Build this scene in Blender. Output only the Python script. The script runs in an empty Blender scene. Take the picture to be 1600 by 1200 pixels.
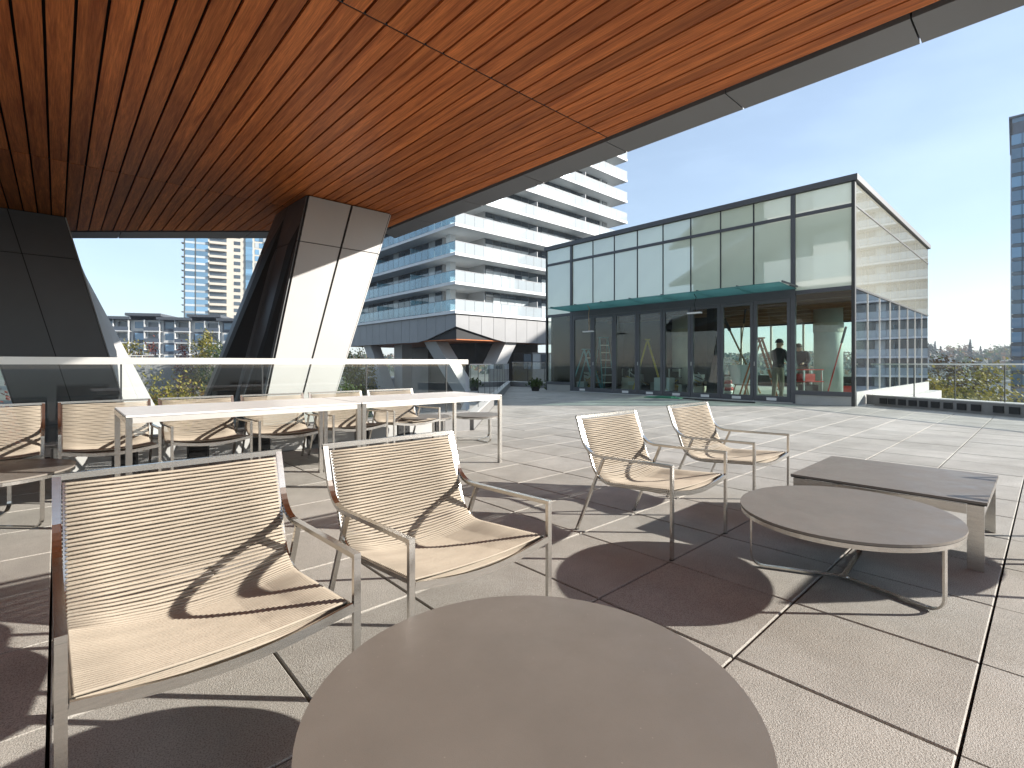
import bpy, bmesh, math, random
from mathutils import Vector, Matrix
R = math.radians
random.seed(7)
SC = bpy.context.scene
COL = SC.collection

# ------------------------------------------------------------------ camera, sky, sun, exposure
CAMH = 1.066
cam_d = bpy.data.cameras.new('camera')
cam = bpy.data.objects.new('camera', cam_d)
COL.objects.link(cam)
cam.location = (0, 0, CAMH)
cam.rotation_euler = (R(90), 0, R(-42.56))
cam_d.sensor_width = 36
cam_d.lens = 36 * 774 / 1600
cam_d.shift_y = -0.02
cam_d.clip_start = 0.05
cam_d.clip_end = 6000
SC.camera = cam

SUN_EL, SUN_AZ = R(20.0), R(-44.6)          # azimuth counted from +X towards +Y
sun_dir = Vector((math.cos(SUN_EL) * math.cos(SUN_AZ), math.cos(SUN_EL) * math.sin(SUN_AZ), math.sin(SUN_EL)))
world = bpy.data.worlds.new('World')
SC.world = world
world.use_nodes = True
wn, wl = world.node_tree.nodes, world.node_tree.links
bg = wn['Background']
sky = wn.new('ShaderNodeTexSky')
sky.sky_type = 'NISHITA'
sky.sun_disc = False
sky.sun_elevation = SUN_EL
sky.sun_rotation = math.atan2(sun_dir.x, sun_dir.y)
sky.altitude = 50
sky.air_density = 1.0
sky.dust_density = .35
sky.ozone_density = 1.2
# thin high cloud over the whole dome
tc = wn.new('ShaderNodeTexCoord')
mp = wn.new('ShaderNodeMapping'); mp.inputs['Scale'].default_value = (1.0, 1.6, 5.0)
nz = wn.new('ShaderNodeTexNoise'); nz.inputs['Scale'].default_value = 1.7; nz.inputs['Detail'].default_value = 7; nz.inputs['Roughness'].default_value = .55
cr = wn.new('ShaderNodeValToRGB'); cr.color_ramp.elements[0].position = .38; cr.color_ramp.elements[1].position = .85
cr.color_ramp.elements[0].color = (.22, .22, .22, 1); cr.color_ramp.elements[1].color = (.42, .42, .42, 1)
mx = wn.new('ShaderNodeMixRGB'); mx.inputs[2].default_value = (7.2, 9.0, 11.5, 1)
wl.new(tc.outputs['Generated'], mp.inputs['Vector']); wl.new(mp.outputs[0], nz.inputs['Vector'])
wl.new(nz.outputs['Fac'], cr.inputs[0]); wl.new(cr.outputs[0], mx.inputs[0])
wl.new(sky.outputs[0], mx.inputs[1]); wl.new(mx.outputs[0], bg.inputs[0])
bg.inputs[1].default_value = 0.082

sd = bpy.data.lights.new('sun', 'SUN'); sd.energy = 5.0; sd.angle = R(0.53); sd.color = (1.0, .95, .875)
so = bpy.data.objects.new('sun', sd); COL.objects.link(so)
so.rotation_euler = (-sun_dir).to_track_quat('-Z', 'Y').to_euler()
so.location = (20, -20, 30)

SC.view_settings.view_transform = 'Standard'
SC.view_settings.look = 'None'
SC.view_settings.exposure = 1.05
SC.view_settings.gamma = 1
SC.cycles.use_denoising = True
SC.cycles.max_bounces = 10
SC.cycles.diffuse_bounces = 5
SC.cycles.glossy_bounces = 5
SC.cycles.transmission_bounces = 6
SC.cycles.transparent_max_bounces = 24
SC.cycles.sample_clamp_indirect = 6
SC.cycles.caustics_reflective = False
SC.cycles.caustics_refractive = False

# ------------------------------------------------------------------ projection helpers (used to choose which pieces are nearest)
F, Y0 = 774.0, 568.0
CC, SS = math.cos(R(47.44)), math.sin(R(47.44))
def pix(X, Y, Z=0):
    d = X * CC + Y * SS; r = X * SS - Y * CC
    if d < .05: return (9999, 9999, d)
    return (800 + F * r / d, Y0 - F * (Z - CAMH) / d, d)
def ratio(x):                                  # X/Y on the ray through picture column x
    a = (x - 800) / F
    return (CC + a * SS) / (SS - a * CC)

# ------------------------------------------------------------------ materials
def mat(name, col, rough=.6, metal=0., var=0., vscale=4., bump=0., bscale=60., spec=.5, stretch=(1, 1, 1), col2=None, objvar=0., coat=0., bdist=.01):
    m = bpy.data.materials.new(name); m.use_nodes = True
    n, l = m.node_tree.nodes, m.node_tree.links
    b = n['Principled BSDF']
    b.inputs['Base Color'].default_value = (*col, 1)
    b.inputs['Roughness'].default_value = rough
    b.inputs['Metallic'].default_value = metal
    b.inputs['Specular IOR Level'].default_value = spec
    b.inputs['Coat Weight'].default_value = coat
    t = n.new('ShaderNodeTexCoord'); mpn = n.new('ShaderNodeMapping'); mpn.inputs['Scale'].default_value = stretch
    l.new(t.outputs['Object'], mpn.inputs['Vector'])
    cur = None
    if var > 0 or col2:
        tx = n.new('ShaderNodeTexNoise'); tx.inputs['Scale'].default_value = vscale; tx.inputs['Detail'].default_value = 6
        tx.inputs['Roughness'].default_value = .62
        l.new(mpn.outputs[0], tx.inputs['Vector'])
        rp = n.new('ShaderNodeValToRGB')
        c2 = col2 or tuple(max(0, c * (1 - var)) for c in col)
        c1 = col if col2 else tuple(min(1, c * (1 + var)) for c in col)
        rp.color_ramp.elements[0].position = .32; rp.color_ramp.elements[1].position = .68
        rp.color_ramp.elements[0].color = (*c2, 1); rp.color_ramp.elements[1].color = (*c1, 1)
        l.new(tx.outputs['Fac'], rp.inputs[0]); cur = rp.outputs[0]
    if objvar > 0:
        oi = n.new('ShaderNodeObjectInfo'); ma = n.new('ShaderNodeMapRange')
        ma.inputs['To Min'].default_value = 1 - objvar; ma.inputs['To Max'].default_value = 1 + objvar
        l.new(oi.outputs['Random'], ma.inputs['Value'])
        mu = n.new('ShaderNodeMixRGB'); mu.blend_type = 'MULTIPLY'; mu.inputs[0].default_value = 1
        if cur is not None: l.new(cur, mu.inputs[1])
        else: mu.inputs[1].default_value = (*col, 1)
        l.new(ma.outputs[0], mu.inputs[2]); cur = mu.outputs[0]
    if cur is not None: l.new(cur, b.inputs['Base Color'])
    if bump > 0:
        tb = n.new('ShaderNodeTexNoise'); tb.inputs['Scale'].default_value = bscale; tb.inputs['Detail'].default_value = 4
        l.new(mpn.outputs[0], tb.inputs['Vector'])
        bp = n.new('ShaderNodeBump'); bp.inputs['Strength'].default_value = bump; bp.inputs['Distance'].default_value = bdist
        l.new(tb.outputs['Fac'], bp.inputs['Height']); l.new(bp.outputs[0], b.inputs['Normal'])
    return m

def glass(name, tint=(.93, .97, .95), refl=1.0, gcol=(1, 1, 1), rough=0.0, body=None, bodyw=0., ior=1.45, wav=0., translucent=False):
    """sheet glass: clear transmission, Fresnel reflection and (if asked) a little milky body"""
    m = bpy.data.materials.new(name); m.use_nodes = True
    n, l = m.node_tree.nodes, m.node_tree.links
    n.remove(n['Principled BSDF'])
    out = n['Material Output']
    tr = n.new('ShaderNodeBsdfTransparent'); tr.inputs[0].default_value = (*tint, 1)
    gl = n.new('ShaderNodeBsdfGlossy'); gl.inputs[0].default_value = (*gcol, 1); gl.inputs['Roughness'].default_value = rough
    fr = n.new('ShaderNodeFresnel'); fr.inputs['IOR'].default_value = ior
    mu = n.new('ShaderNodeMath'); mu.operation = 'MULTIPLY'; mu.inputs[1].default_value = refl; mu.use_clamp = True
    # the pane's far side sees the ray from inside the glass: reflect at the outer side only
    ge = n.new('ShaderNodeNewGeometry'); iv = n.new('ShaderNodeMath'); iv.operation = 'SUBTRACT'; iv.inputs[0].default_value = 1
    l.new(ge.outputs['Backfacing'], iv.inputs[1]); m1 = n.new('ShaderNodeMath'); m1.operation = 'MULTIPLY'
    l.new(fr.outputs[0], m1.inputs[0]); l.new(iv.outputs[0], m1.inputs[1]); l.new(m1.outputs[0], mu.inputs[0])
    base = tr.outputs[0]
    if wav > 0:
        t = n.new('ShaderNodeTexCoord'); tb = n.new('ShaderNodeTexNoise'); tb.inputs['Scale'].default_value = .9; tb.inputs['Detail'].default_value = 1
        l.new(t.outputs['Object'], tb.inputs['Vector'])
        bp = n.new('ShaderNodeBump'); bp.inputs['Strength'].default_value = wav; bp.inputs['Distance'].default_value = .02
        l.new(tb.outputs['Fac'], bp.inputs['Height']); l.new(bp.outputs[0], gl.inputs['Normal'])
    if body:
        df = n.new('ShaderNodeBsdfTranslucent' if translucent else 'ShaderNodeBsdfDiffuse'); df.inputs[0].default_value = (*body, 1)
        m0 = n.new('ShaderNodeMixShader'); m0.inputs[0].default_value = bodyw
        l.new(tr.outputs[0], m0.inputs[1]); l.new(df.outputs[0], m0.inputs[2]); base = m0.outputs[0]
    mxs = n.new('ShaderNodeMixShader')
    l.new(mu.outputs[0], mxs.inputs[0]); l.new(base, mxs.inputs[1]); l.new(gl.outputs[0], mxs.inputs[2])
    l.new(mxs.outputs[0], out.inputs['Surface'])
    return m

def paver_mat():
    m = mat('concrete_paver', (.475, .45, .405), .82, var=.08, vscale=3.5, bump=.9, bscale=260, objvar=.09, bdist=.003)
    n, l = m.node_tree.nodes, m.node_tree.links
    b = n['Principled BSDF']; src = b.inputs['Base Color'].links[0].from_socket
    g = n.new('ShaderNodeNewGeometry')
    a = n.new('ShaderNodeTexNoise'); a.inputs['Scale'].default_value = .9; a.inputs['Detail'].default_value = 8; a.inputs['Roughness'].default_value = .7
    l.new(g.outputs['Position'], a.inputs['Vector'])
    rp = n.new('ShaderNodeValToRGB'); rp.color_ramp.elements[0].position = .3; rp.color_ramp.elements[1].position = .72
    rp.color_ramp.elements[0].color = (.74, .73, .71, 1); rp.color_ramp.elements[1].color = (1.16, 1.16, 1.17, 1)
    l.new(a.outputs['Fac'], rp.inputs[0])
    mu = n.new('ShaderNodeMixRGB'); mu.blend_type = 'MULTIPLY'; mu.inputs[0].default_value = 1
    l.new(src, mu.inputs[1]); l.new(rp.outputs[0], mu.inputs[2])
    e = n.new('ShaderNodeTexNoise'); e.inputs['Scale'].default_value = 2.3; e.inputs['Detail'].default_value = 10; e.inputs['Roughness'].default_value = .75; e.inputs['Distortion'].default_value = .8
    l.new(g.outputs['Position'], e.inputs['Vector'])
    er = n.new('ShaderNodeValToRGB'); er.color_ramp.elements[0].position = .56; er.color_ramp.elements[1].position = .76; er.color_ramp.elements[0].color = (0, 0, 0, 1); er.color_ramp.elements[1].color = (.5, .5, .5, 1)
    l.new(e.outputs['Fac'], er.inputs[0])
    em = n.new('ShaderNodeMixRGB'); em.inputs[2].default_value = (.60, .59, .57, 1); l.new(er.outputs[0], em.inputs[0]); l.new(mu.outputs[0], em.inputs[1]); mu = em
    s = n.new('ShaderNodeTexNoise'); s.inputs['Scale'].default_value = 230; s.inputs['Detail'].default_value = 2
    l.new(g.outputs['Position'], s.inputs['Vector'])
    r2 = n.new('ShaderNodeValToRGB'); r2.color_ramp.elements[0].position = .36; r2.color_ramp.elements[1].position = .55
    r2.color_ramp.elements[0].color = (.50, .49, .47, 1); r2.color_ramp.elements[1].color = (1, 1, 1, 1)
    l.new(s.outputs['Fac'], r2.inputs[0])
    m2 = n.new('ShaderNodeMixRGB'); m2.blend_type = 'MULTIPLY'; m2.inputs[0].default_value = .9
    l.new(mu.outputs[0], m2.inputs[1]); l.new(r2.outputs[0], m2.inputs[2])
    l.new(m2.outputs[0], b.inputs['Base Color'])
    return m

def wood_mat(name, c1, c2, rough=.42):
    m = bpy.data.materials.new(name); m.use_nodes = True
    n, l = m.node_tree.nodes, m.node_tree.links
    b = n['Principled BSDF']; b.inputs['Roughness'].default_value = rough; b.inputs['Specular IOR Level'].default_value = .2
    t = n.new('ShaderNodeTexCoord'); oi = n.new('ShaderNodeObjectInfo')
    ad = n.new('ShaderNodeVectorMath'); ad.operation = 'MULTIPLY_ADD'; ad.inputs[1].default_value = (37, 91, 13)
    cmb = n.new('ShaderNodeCombineXYZ')
    for i in range(3): l.new(oi.outputs['Random'], cmb.inputs[i])
    l.new(cmb.outputs[0], ad.inputs[0]); l.new(t.outputs['Object'], ad.inputs[2])
    mpn = n.new('ShaderNodeMapping'); mpn.inputs['Scale'].default_value = (11, .5, 11); l.new(ad.outputs[0], mpn.inputs['Vector'])
    a = n.new('ShaderNodeTexNoise'); a.inputs['Scale'].default_value = 1.6; a.inputs['Detail'].default_value = 9; a.inputs['Roughness'].default_value = .66; a.inputs['Distortion'].default_value = .6
    l.new(mpn.outputs[0], a.inputs['Vector'])
    rp = n.new('ShaderNodeValToRGB'); rp.color_ramp.elements[0].position = .33; rp.color_ramp.elements[1].position = .7
    rp.color_ramp.elements[0].color = (*c1, 1); rp.color_ramp.elements[1].color = (*c2, 1)
    l.new(a.outputs['Fac'], rp.inputs[0])
    mp2 = n.new('ShaderNodeMapping'); mp2.inputs['Scale'].default_value = (160, 5, 160); l.new(ad.outputs[0], mp2.inputs['Vector'])
    g = n.new('ShaderNodeTexNoise'); g.inputs['Scale'].default_value = 1; g.inputs['Detail'].default_value = 3; l.new(mp2.outputs[0], g.inputs['Vector'])
    mr = n.new('ShaderNodeMapRange'); mr.inputs['From Min'].default_value = .3; mr.inputs['From Max'].default_value = .7; mr.inputs['To Min'].default_value = .72; mr.inputs['To Max'].default_value = 1.2
    l.new(g.outputs['Fac'], mr.inputs['Value'])
    mo = n.new('ShaderNodeMapRange'); mo.inputs['To Min'].default_value = .78; mo.inputs['To Max'].default_value = 1.2; l.new(oi.outputs['Random'], mo.inputs['Value'])
    mm = n.new('ShaderNodeMath'); mm.operation = 'MULTIPLY'; l.new(mr.outputs[0], mm.inputs[0]); l.new(mo.outputs[0], mm.inputs[1])
    mu = n.new('ShaderNodeMixRGB'); mu.blend_type = 'MULTIPLY'; mu.inputs[0].default_value = 1
    l.new(rp.outputs[0], mu.inputs[1]); l.new(mm.outputs[0], mu.inputs[2]); l.new(mu.outputs[0], b.inputs['Base Color'])
    bp = n.new('ShaderNodeBump'); bp.inputs['Strength'].default_value = .15; bp.inputs['Distance'].default_value = .002
    l.new(g.outputs['Fac'], bp.inputs['Height']); l.new(bp.outputs[0], b.inputs['Normal'])
    return m

def leaf_mat(name, c1, c2):
    m = mat(name, c1, .6, col2=c2, vscale=.9, spec=.25)
    n, l = m.node_tree.nodes, m.node_tree.links
    b = n['Principled BSDF']; out = n['Material Output']
    tl = n.new('ShaderNodeBsdfTranslucent'); ms = n.new('ShaderNodeMixShader'); ms.inputs[0].default_value = .3
    l.new(b.inputs['Base Color'].links[0].from_socket, tl.inputs[0])
    l.new(b.outputs[0], ms.inputs[1]); l.new(tl.outputs[0], ms.inputs[2]); l.new(ms.outputs[0], out.inputs['Surface'])
    return m

M = {}
M['paver'] = paver_mat()
M['wood'] = wood_mat('wood_soffit', (.34, .090, .026), (.74, .240, .068), .5)
M['steel'] = mat('brushed_steel', (.60, .58, .55), .22, metal=1., var=.08, vscale=12, bump=.04, bscale=300, stretch=(1, 1, 12))
M['rope'] = mat('beige_rope', (.395, .34, .27), .85, var=.12, vscale=9, bump=.4, bscale=420, stretch=(.35, 1, 1), spec=.15, bdist=.003)
M['taupe'] = mat('taupe_tabletop', (.192, .170, .147), .40, var=.07, vscale=4, bump=.05, bscale=400, spec=.4)
def smudge(m, lo, hi, sc):
    n, l = m.node_tree.nodes, m.node_tree.links
    g_ = n.new('ShaderNodeNewGeometry'); t = n.new('ShaderNodeTexNoise'); t.inputs['Scale'].default_value = sc; t.inputs['Detail'].default_value = 9; t.inputs['Roughness'].default_value = .7
    k = n.new('ShaderNodeMapRange'); k.inputs['From Min'].default_value = .35; k.inputs['From Max'].default_value = .68; k.inputs['To Min'].default_value = lo; k.inputs['To Max'].default_value = hi
    l.new(g_.outputs['Position'], t.inputs['Vector']); l.new(t.outputs['Fac'], k.inputs['Value']); l.new(k.outputs[0], n['Principled BSDF'].inputs['Roughness'])
    # dust specks
    v = n.new('ShaderNodeTexVoronoi'); v.inputs['Scale'].default_value = 34; l.new(g_.outputs['Position'], v.inputs['Vector'])
    c = n.new('ShaderNodeMath'); c.operation = 'LESS_THAN'; c.inputs[1].default_value = .055; l.new(v.outputs['Distance'], c.inputs[0])
    src = n['Principled BSDF'].inputs['Base Color'].links[0].from_socket
    x = n.new('ShaderNodeMixRGB'); x.inputs[2].default_value = (.36, .33, .29, 1); l.new(src, x.inputs[1])
    h = n.new('ShaderNodeMath'); h.operation = 'MULTIPLY'; h.inputs[1].default_value = .45; l.new(c.outputs[0], h.inputs[0]); l.new(h.outputs[0], x.inputs[0])
    l.new(x.outputs[0], n['Principled BSDF'].inputs['Base Color'])
smudge(M['taupe'], .36, .56, 7)
M['dark_edge'] = mat('black_core_edge', (.03, .025, .022), .5)
M['table_white'] = mat('pale_tabletop', (.80, .785, .76), .35, var=.03, vscale=5)
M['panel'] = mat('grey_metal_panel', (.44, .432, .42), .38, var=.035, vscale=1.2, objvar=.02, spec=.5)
M['panel_shade'] = mat('shaded_metal_panel', (.085, .087, .092), .33, var=.1, vscale=1.0, objvar=.05, spec=.5)  # shaded copy of the grey panel: the shade is put into its colour
M['fascia'] = mat('fascia_panel', (.20, .20, .205), .42, var=.04, vscale=1.0, objvar=.03)
M['black'] = mat('black_joint', (.012, .012, .013), .7)
M['curb'] = mat('grey_curb', (.20, .195, .19), .6, var=.1, vscale=5, bump=.1, bscale=60)
M['curb_pale'] = mat('pale_curb_panel', (.40, .40, .385), .5, var=.06, vscale=4)
M['coping'] = mat('pale_coping', (.52, .51, .48), .6, var=.08, vscale=3)
M['rail'] = mat('pale_handrail', (.72, .70, .66), .3, metal=.6, var=.05, vscale=3)
M['mullion'] = mat('charcoal_frame', (.075, .078, .09), .42, spec=.5, var=.06)
M['mullion_b'] = mat('dark_joint_frame', (.025, .028, .03), .4)
M['rail_glass'] = glass('rail_glass', (.95, .975, .965), 1.7, wav=.02)
M['door_glass'] = glass('door_glass', (.88, .94, .91), 1.7, wav=.06)
M['side_glass'] = glass('side_glass', (.74, .84, .81), 3.0, wav=.09)
M['canopy'] = glass('canopy_glass', (.52, .70, .67), .8, body=(.30, .52, .49), bodyw=.55, translucent=True)
M['spandrel'] = mat('pale_green_glass', (.75, .82, .65), .03, spec=1., objvar=.05, var=.05, vscale=.5, coat=1.)
M['spandrel_side'] = mat('cream_glass', (.54, .53, .44), .03, spec=1., objvar=.03, var=.02, vscale=.4, coat=1.)
for _k in ('spandrel', 'spandrel_side'): M[_k].node_tree.nodes['Principled BSDF'].inputs['Coat IOR'].default_value = 2.1
M['white'] = mat('white_concrete', (.70, .70, .69), .6, var=.04, vscale=.6)
M['podium'] = mat('grey_podium_panel', (.22, .22, .225), .45, var=.05, vscale=.8, objvar=.04)
M['white_soffit'] = mat('balcony_soffit', (.55, .55, .55), .7)
M['tower_wall'] = mat('tower_grey_wall', (.42, .42, .42), .6, var=.05, vscale=.5)
M['tower_rail'] = glass('balcony_glass', (.74, .81, .84), 1.6, body=(.78, .82, .84), bodyw=.36)
M['tower_rail_shade'] = glass('balcony_glass_shade', (.58, .76, .82), 1.8, body=(.34, .58, .68), bodyw=.28)  # balcony glass on the shaded face, its sky-lit blue put into the colour
M['window'] = mat('window_pane', (.055, .07, .085), .06, spec=.9, objvar=.35)
M['window_blue'] = mat('blue_window_pane', (.12, .23, .34), .05, spec=1., objvar=.4)
M['window_pale'] = mat('pale_blind_pane', (.42, .45, .46), .12, spec=.9, objvar=.3)
M['frame_grey'] = mat('window_frame_grey', (.20, .21, .22), .5)
M['beige'] = mat('beige_concrete', (.55, .50, .42), .7, var=.05, vscale=.3)
M['brick'] = mat('brown_brick', (.30, .17, .11), .8, var=.15, vscale=4)
M['slate'] = mat('slate_blue_cladding', (.10, .12, .15), .6, var=.1, vscale=1)
M['paint_white'] = mat('white_cladding', (.66, .66, .64), .6, var=.05, vscale=1)
M['roof_dark'] = mat('dark_roofing', (.085, .095, .11), .7)
M['asphalt'] = mat('asphalt', (.06, .06, .062), .9, var=.2, vscale=.1)
M['ground'] = mat('ground', (.10, .105, .075), .95, var=.3, vscale=.02)
M['hill'] = mat('hill', (.07, .085, .05), .95, var=.4, vscale=.03)
M['bark'] = mat('bark', (.10, .075, .055), .9, var=.25, vscale=6, bump=.5, bscale=25)
M['leaf_green'] = leaf_mat('leaf_green', (.09, .13, .03), (.035, .06, .018))
M['leaf_yellow'] = leaf_mat('leaf_yellow', (.30, .24, .04), (.12, .13, .03))
M['leaf_rust'] = leaf_mat('leaf_rust', (.24, .13, .045), (.10, .07, .03))
M['leaf_red'] = leaf_mat('leaf_red', (.22, .06, .04), (.08, .03, .03))
M['conifer'] = leaf_mat('conifer', (.035, .06, .03), (.015, .03, .017))
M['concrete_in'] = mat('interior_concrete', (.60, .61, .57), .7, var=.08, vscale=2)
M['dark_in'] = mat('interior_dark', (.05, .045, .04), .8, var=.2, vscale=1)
M['ceil_in'] = wood_mat('interior_ceiling', (.18, .10, .05), (.30, .18, .09), .6)
M['yellow'] = mat('yellow_ladder', (.55, .43, .03), .5)
M['teal'] = mat('blue_ladder', (.10, .32, .38), .5)
M['alu'] = mat('aluminium', (.62, .62, .62), .35, metal=.8)
M['orange'] = mat('orange_ladder', (.42, .14, .05), .5)
M['red'] = mat('red_plastic', (.55, .04, .03), .45)
M['pale_plastic'] = mat('pale_plastic', (.62, .66, .68), .4)
M['green_mat'] = mat('green_mat', (.04, .20, .12), .8)
M['plank'] = mat('raw_plank', (.40, .27, .15), .8, var=.2, vscale=5)
M['skin'] = mat('skin', (.50, .30, .21), .55)
M['cloth_black'] = mat('black_cloth', (.018, .018, .02), .9, var=.2)
M['cloth_navy'] = mat('navy_cloth', (.035, .04, .055), .9, var=.2)
M['cloth_khaki'] = mat('khaki_cloth', (.16, .14, .10), .9, var=.15)
M['hair'] = mat('grey_brown_hair', (.10, .07, .05), .8)
M['rubber'] = mat('black_rubber', (.02, .02, .02), .8)
M['sticker'] = mat('white_sticker', (.75, .75, .75), .6)

# ------------------------------------------------------------------ object helpers
def link(o, parent=None):
    COL.objects.link(o)
    if parent is not None: o.parent = parent
    return o
def tag(o, label=None, cat=None, group=None, kind=None):
    if label: o['label'] = label
    if cat: o['category'] = cat
    if group: o['group'] = group
    if kind: o['kind'] = kind
    return o
def thing(name, label, cat, loc=(0, 0, 0), rotz=0, group=None):
    o = bpy.data.objects.new(name, None); o.location = loc; o.rotation_euler = (0, 0, rotz); o.empty_display_size = .2
    link(o); return tag(o, label, cat, group)
def inst(name, me, loc, parent=None, rotz=0, m=None):
    o = bpy.data.objects.new(name, me); o.location = loc; o.rotation_euler = (0, 0, rotz)
    return link(o, parent)
def dup(root, loc, rotz=0, label=None, group=None):
    r = root.copy(); COL.objects.link(r); r.location = loc; r.rotation_euler = (0, 0, rotz)
    if label: r['label'] = label
    if group: r['group'] = group
    for ch in list(root.children):
        c = ch.copy(); COL.objects.link(c); c.parent = r
        for g in ch.children:
            d = g.copy(); COL.objects.link(d); d.parent = c
    return r

class MB:
    def __init__(s): s.v = []; s.f = []; s.mi = []
    def add(s, vs, fs, mi=0):
        k = len(s.v); s.v += [tuple(p) for p in vs]; s.f += [tuple(i + k for i in f) for f in fs]; s.mi += [mi] * len(fs); return s
    def box(s, a, b, mi=0):
        (x0, y0, z0), (x1, y1, z1) = a, b
        return s.add([(x0, y0, z0), (x1, y0, z0), (x1, y1, z0), (x0, y1, z0), (x0, y0, z1), (x1, y0, z1), (x1, y1, z1), (x0, y1, z1)],
                     [(3, 2, 1, 0), (4, 5, 6, 7), (0, 1, 5, 4), (1, 2, 6, 5), (2, 3, 7, 6), (3, 0, 4, 7)], mi)
    def prism(s, poly, z0, z1, mi=0):
        n = len(poly)
        vs = [(x, y, z0) for x, y in poly] + [(x, y, z1) for x, y in poly]
        fs = [tuple(range(n - 1, -1, -1)), tuple(range(n, 2 * n))] + [(i, (i + 1) % n, n + (i + 1) % n, n + i) for i in range(n)]
        return s.add(vs, fs, mi)
    def loft(s, rings, mi=0, close=True):
        n = len(rings[0]); vs = [p for r in rings for p in r]; fs = []
        for k in range(len(rings) - 1):
            for i in range(n):
                j = (i + 1) % n; fs.append((k * n + i, k * n + j, (k + 1) * n + j, (k + 1) * n + i))
        if close: fs.append(tuple(range(n - 1, -1, -1))); fs.append(tuple(range((len(rings) - 1) * n, len(rings) * n)))
        return s.add(vs, fs, mi)
    def ribbon(s, path, axis, w, t, mi=0):
        """rectangular bar swept along a planar path; axis is the plane's normal, w its width along the axis, t its thickness in the plane"""
        P = [Vector(p) for p in path]; A = Vector(axis).normalized(); n = len(P); rings = []
        for i in range(n):
            d0 = (P[i] - P[i - 1]).normalized() if i else None
            d1 = (P[i + 1] - P[i]).normalized() if i < n - 1 else None
            if d0 is None: d = d1; k = 1
            elif d1 is None: d = d0; k = 1
            else: d = (d0 + d1).normalized(); k = 1 / max(.35, d.dot(d0))
            N = A.cross(d).normalized() * k
            a, b = A * w / 2, N * t / 2
            rings.append([P[i] - a - b, P[i] + a - b, P[i] + a + b, P[i] - a + b])
        return s.loft(rings, mi)
    def tube(s, path, r, sides=6, mi=0, closed=False):
        P = [Vector(p) for p in path]; n = len(P); rings = []
        rr = r if isinstance(r, (list, tuple)) else [r] * n
        up = None
        for i in range(n):
            if closed: d = (P[(i + 1) % n] - P[i - 1]).normalized()
            else: d = (P[min(i + 1, n - 1)] - P[max(i - 1, 0)]).normalized()
            if up is None:
                up = Vector((0, 0, 1)) if abs(d.z) < .9 else Vector((1, 0, 0))
            u = (up - d * up.dot(d)).normalized(); up = u; v = d.cross(u)
            rings.append([P[i] + (u * math.cos(q) + v * math.sin(q)) * rr[i] for q in [2 * math.pi * k / sides for k in range(sides)]])
        if closed:
            m = sides; k0 = len(s.v)
            vs = [p for g in rings for p in g]; fs = []
            for k in range(n):
                for i in range(m):
                    j = (i + 1) % m; k2 = (k + 1) % n
                    fs.append((k * m + i, k * m + j, k2 * m + j, k2 * m + i))
            return s.add(vs, fs, mi)
        return s.loft(rings, mi)
    def cyl(s, c, r, z0, z1, n=32, mi=0, r2=None, ry=None):
        r2 = r if r2 is None else r2
        ring = lambda q, z: [(c[0] + q * math.cos(2 * math.pi * k / n), c[1] + (q if ry is None else ry * q / r) * math.sin(2 * math.pi * k / n), z) for k in range(n)]
        return s.loft([ring(r, z0), ring(r2, z1)], mi)
    def mesh(s, name, mats, smooth=False):
        me = bpy.data.meshes.new(name)
        me.from_pydata(s.v, [], s.f)
        for m in (mats if isinstance(mats, (list, tuple)) else [mats]): me.materials.append(m)
        if any(s.mi): me.polygons.foreach_set('material_index', s.mi)
        if smooth: me.polygons.foreach_set('use_smooth', [True] * len(me.polygons))
        me.update(); return me
    def build(s, name, mats, parent=None, world=False, smooth=False, kind=None):
        if world and parent is not None:
            L = parent.location; s.v = [(x - L.x, y - L.y, z - L.z) for x, y, z in s.v]
        o = bpy.data.objects.new(name, s.mesh(name, mats, smooth))
        link(o, parent)
        if kind: o['kind'] = kind
        return o

_boxcache = {}
def boxmesh(name, sx, sy, sz, m, bev=0.):
    key = (name, round(sx, 4), round(sy, 4), round(sz, 4), m.name, bev)
    if key in _boxcache: return _boxcache[key]
    hx, hy, hz = sx / 2, sy / 2, sz / 2
    b = MB()
    if bev > 0:                                    # chamfered upper and lower rims
        def ring(i, z): return [(-hx + i, -hy + i, z), (hx - i, -hy + i, z), (hx - i, hy - i, z), (-hx + i, hy - i, z)]
        b.loft([ring(bev, -hz), ring(0, -hz + bev), ring(0, hz - bev), ring(bev, hz)])
    else: b.box((-hx, -hy, -hz), (hx, hy, hz))
    me = b.mesh(name, m); _boxcache[key] = me
    return me
def bx(name, a, b, m, parent=None, bev=0.):
    """one box-shaped piece given by two world corners, mesh shared between equal boxes"""
    c = [(a[i] + b[i]) / 2 for i in range(3)]; s = [abs(b[i] - a[i]) for i in range(3)]
    L = Vector((0, 0, 0))
    p = parent
    while p is not None: L = L + p.location; p = p.parent
    return inst(name, boxmesh(name, *s, m, bev), Vector(c) - L, parent)

def quad_panels(name, P00, P10, P11, P01, us, vs, gap, thick, m, parent, world=True):
    """split a (planar or slightly twisted) face into separate cladding panels with open joints"""
    P00, P10, P11, P01 = map(Vector, (P00, P10, P11, P01))
    def at(u, v): return (P00 * (1 - u) + P10 * u) * (1 - v) + (P01 * (1 - u) + P11 * u) * v
    out = []
    for i in range(len(us) - 1):
        for j in range(len(vs) - 1):
            du = gap / 2 / (P10 - P00).length; dv = gap / 2 / (P01 - P00).length
            u0, u1, v0, v1 = us[i] + du, us[i + 1] - du, vs[j] + dv, vs[j + 1] - dv
            q = [at(u0, v0), at(u1, v0), at(u1, v1), at(u0, v1)]
            nrm = (q[1] - q[0]).cross(q[3] - q[0]).normalized()
            b = MB(); b.loft([q, [p + nrm * thick for p in q]])
            out.append(b.build(name, m, parent, world=world))
    return out

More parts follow.
